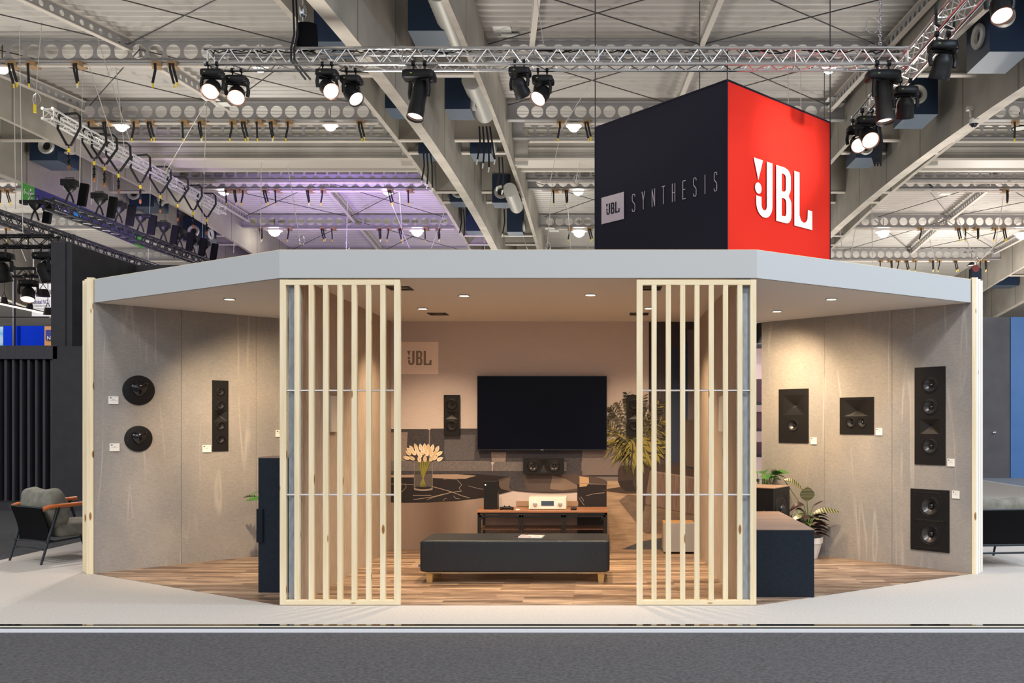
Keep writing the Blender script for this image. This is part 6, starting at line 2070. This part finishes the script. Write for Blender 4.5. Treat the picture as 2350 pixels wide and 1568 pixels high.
for s_, py, h_, wd, mt in (('MAXHUB', 676, .22, .92, INK), ('Global NO.1', 698, .20, .80, NVB), ('in Corporate Interactive', 705, .10, .80, INK), ('Flat Panel', 711, .08, .5, INKS)):
    v_, f_ = text2d(s_, h_, wd, bold=.01)
    q_ = P(75, py, 39.98)
    m = MB(); m.add(v_, f_, 0, frame_matrix(q_, (1, 0, 0), (0, 0, 1))); m.build('lettering', mt, t)
t = thing('led_strip_light', 'long glowing strip light slanting down at the left edge', 'lamp', P(40, 708, 30))
m = MB(); m.tube(P(-20, 693, 27), P(125, 724, 31), 0.030, 8); m.build('tube', mat('strip_glow', (1, 1, 1), emit=3, ecol=(1, 0.80, 0.60)), t, smooth=True)
m = MB(); m.box(0, 0, 0, 0, 0, 0) if False else m.tube(P(-20, 690.5, 27), P(125, 721.5, 31), 0.03, 6); m.build('housing', BLACK, t)
t = thing('dark_rod', 'thin dark horizontal rod under the glowing strip light', 'rod', P(60, 727, 31))
m = MB(); m.tube(P(-10, 728, 31), P(112, 728, 31), 0.02, 6); m.build('rod', BLACK, t)
for px, py, w_, lab in ((99, 672, .22, 'in front of the white banner'), (9, 690, .13, 'at the left edge over the strip light'), (68, 704, .12, 'left of the white banner, above the strip light'), (110, 714, .15, 'at the corner of the black neighbouring stand')):
    p_ = P(px, py, 30)
    t = thing('pendant_speaker', 'small black bucket-shaped pendant ' + lab, 'pendant', p_)
    m = MB(); m.lathe([(0, .12), (w_ * .7, .11), (w_, -.13), (0, -.13)], 20, 0, Matrix.Translation(p_)); m.build('body', BLACKS, t, smooth=True)
    m = MB(); m.tube(p_ + Vector((0, 0, .3)), p_ + Vector((0, 0, 1.2)), .012, 5); m.tube(p_ + Vector((0, 0, .3)), p_ + Vector((w_ * .6, 0, .1)), .012, 5); m.tube(p_ + Vector((0, 0, .3)), p_ + Vector((-w_ * .6, 0, .1)), .012, 5); m.build('hanger', BLACK, t)
p_ = P(60, 640, 25.8)
moving_head('large dark moving head with a glowing white lens under the short black truss', p_.x, 25.9, 5.75, (0.2, -0.45, -1), 1, sc=1.5)
p_ = P(105, 552, 19.2)
moving_head('black moving head beside the top corner of the black neighbouring stand', p_.x, 19.2, 5.26, (0.3, 0.3, -1), 0, sc=1.5)
p_ = P(2, 545, 19.2)
moving_head('black moving head cut off by the left edge', p_.x, 19.2, 5.26, (0.0, 0.3, -1), 0, sc=1.5)
up_lamp('upright black stage lamp with a bar-shaped head on the lower black truss', 80, 1, -14.28, 6.47)

# right-hand neighbours
Yr = 22.0
m = MB(); m.box(P(2225, 0, Yr).x, P(2318, 0, Yr).x, Yr, Yr + .15, -.04, CAMZ + (CY - 728) * Yr / F)
o = m.build('grey_partition', noisy('slate_panel', (0.11, 0.105, 0.115), (0.135, 0.13, 0.14), (2, 2, 2), 3, 0.6)); tag(o, 'tall slate-grey partition wall right of the stand', 'partition'); origin(o, (10, Yr, 0))
m = MB(); m.box(P(2318, 0, Yr).x + .01, P(2318, 0, Yr).x + 5, Yr - .02, Yr + .13, -.04, CAMZ + (CY - 728) * Yr / F)
o = m.build('blue_partition', noisy('cornflower_panel', (0.085, 0.22, 0.52), (0.10, 0.25, 0.56), (2, 2, 2), 3, 0.5)); tag(o, 'tall cornflower-blue partition wall at the right edge', 'partition'); origin(o, (10.6, Yr, 0))
m = MB(); p_ = P(2282, 993, Yr - .02); m.superell((p_.x, p_.y, p_.z), (.05, .03, .03), .8, .8, 12, 8)
o = m.build('door_knob', CHROME, smooth=True); tag(o, 'small bright door knob on the slate-grey partition', 'knob'); origin(o, p_)

# glimpse of a shelf display through the gap beside the right wing
t = thing('shelf_display', 'narrow view of a lit pink-white shelf display through the gap beside the right room wall', 'shelf', (1.95, 11.2, 0.004))
m = MB(); m.box(1.2, 2.6, 11.3, 11.4, 0, 2.42); m.build('back_panel', mat('pink_white_panel', (0.72, 0.52, 0.50), 0.6, emit=0.35, ecol=(1, 0.72, 0.70)), t)
for z_ in (0.95, 1.28, 1.62, 2.36):
    m = MB(); m.box(1.2, 2.6, 11.0, 11.3, z_, z_ + .03); m.build('shelf', DKR, t)
for x_ in (1.2, 2.57):
    m = MB(); m.box(x_, x_ + .03, 11.0, 11.3, 0, 2.42); m.build('upright', DKR, t)
for i, (z_, h_) in enumerate(((0.98, .16), (1.31, .22), (1.65, .30))):
    m = MB(); m.box(1.96, 2.16, 11.08, 11.25, z_, z_ + h_)
    o = m.build('boxed_product', mat('maroon_box', (0.12, 0.05, 0.06), 0.5), bevel=.005); tag(o, 'dark maroon box on the %s shelf seen through the gap beside the right wing' % ('lowest', 'middle', 'upper')[i], 'box'); origin(o, (2.06, 11.16, z_))
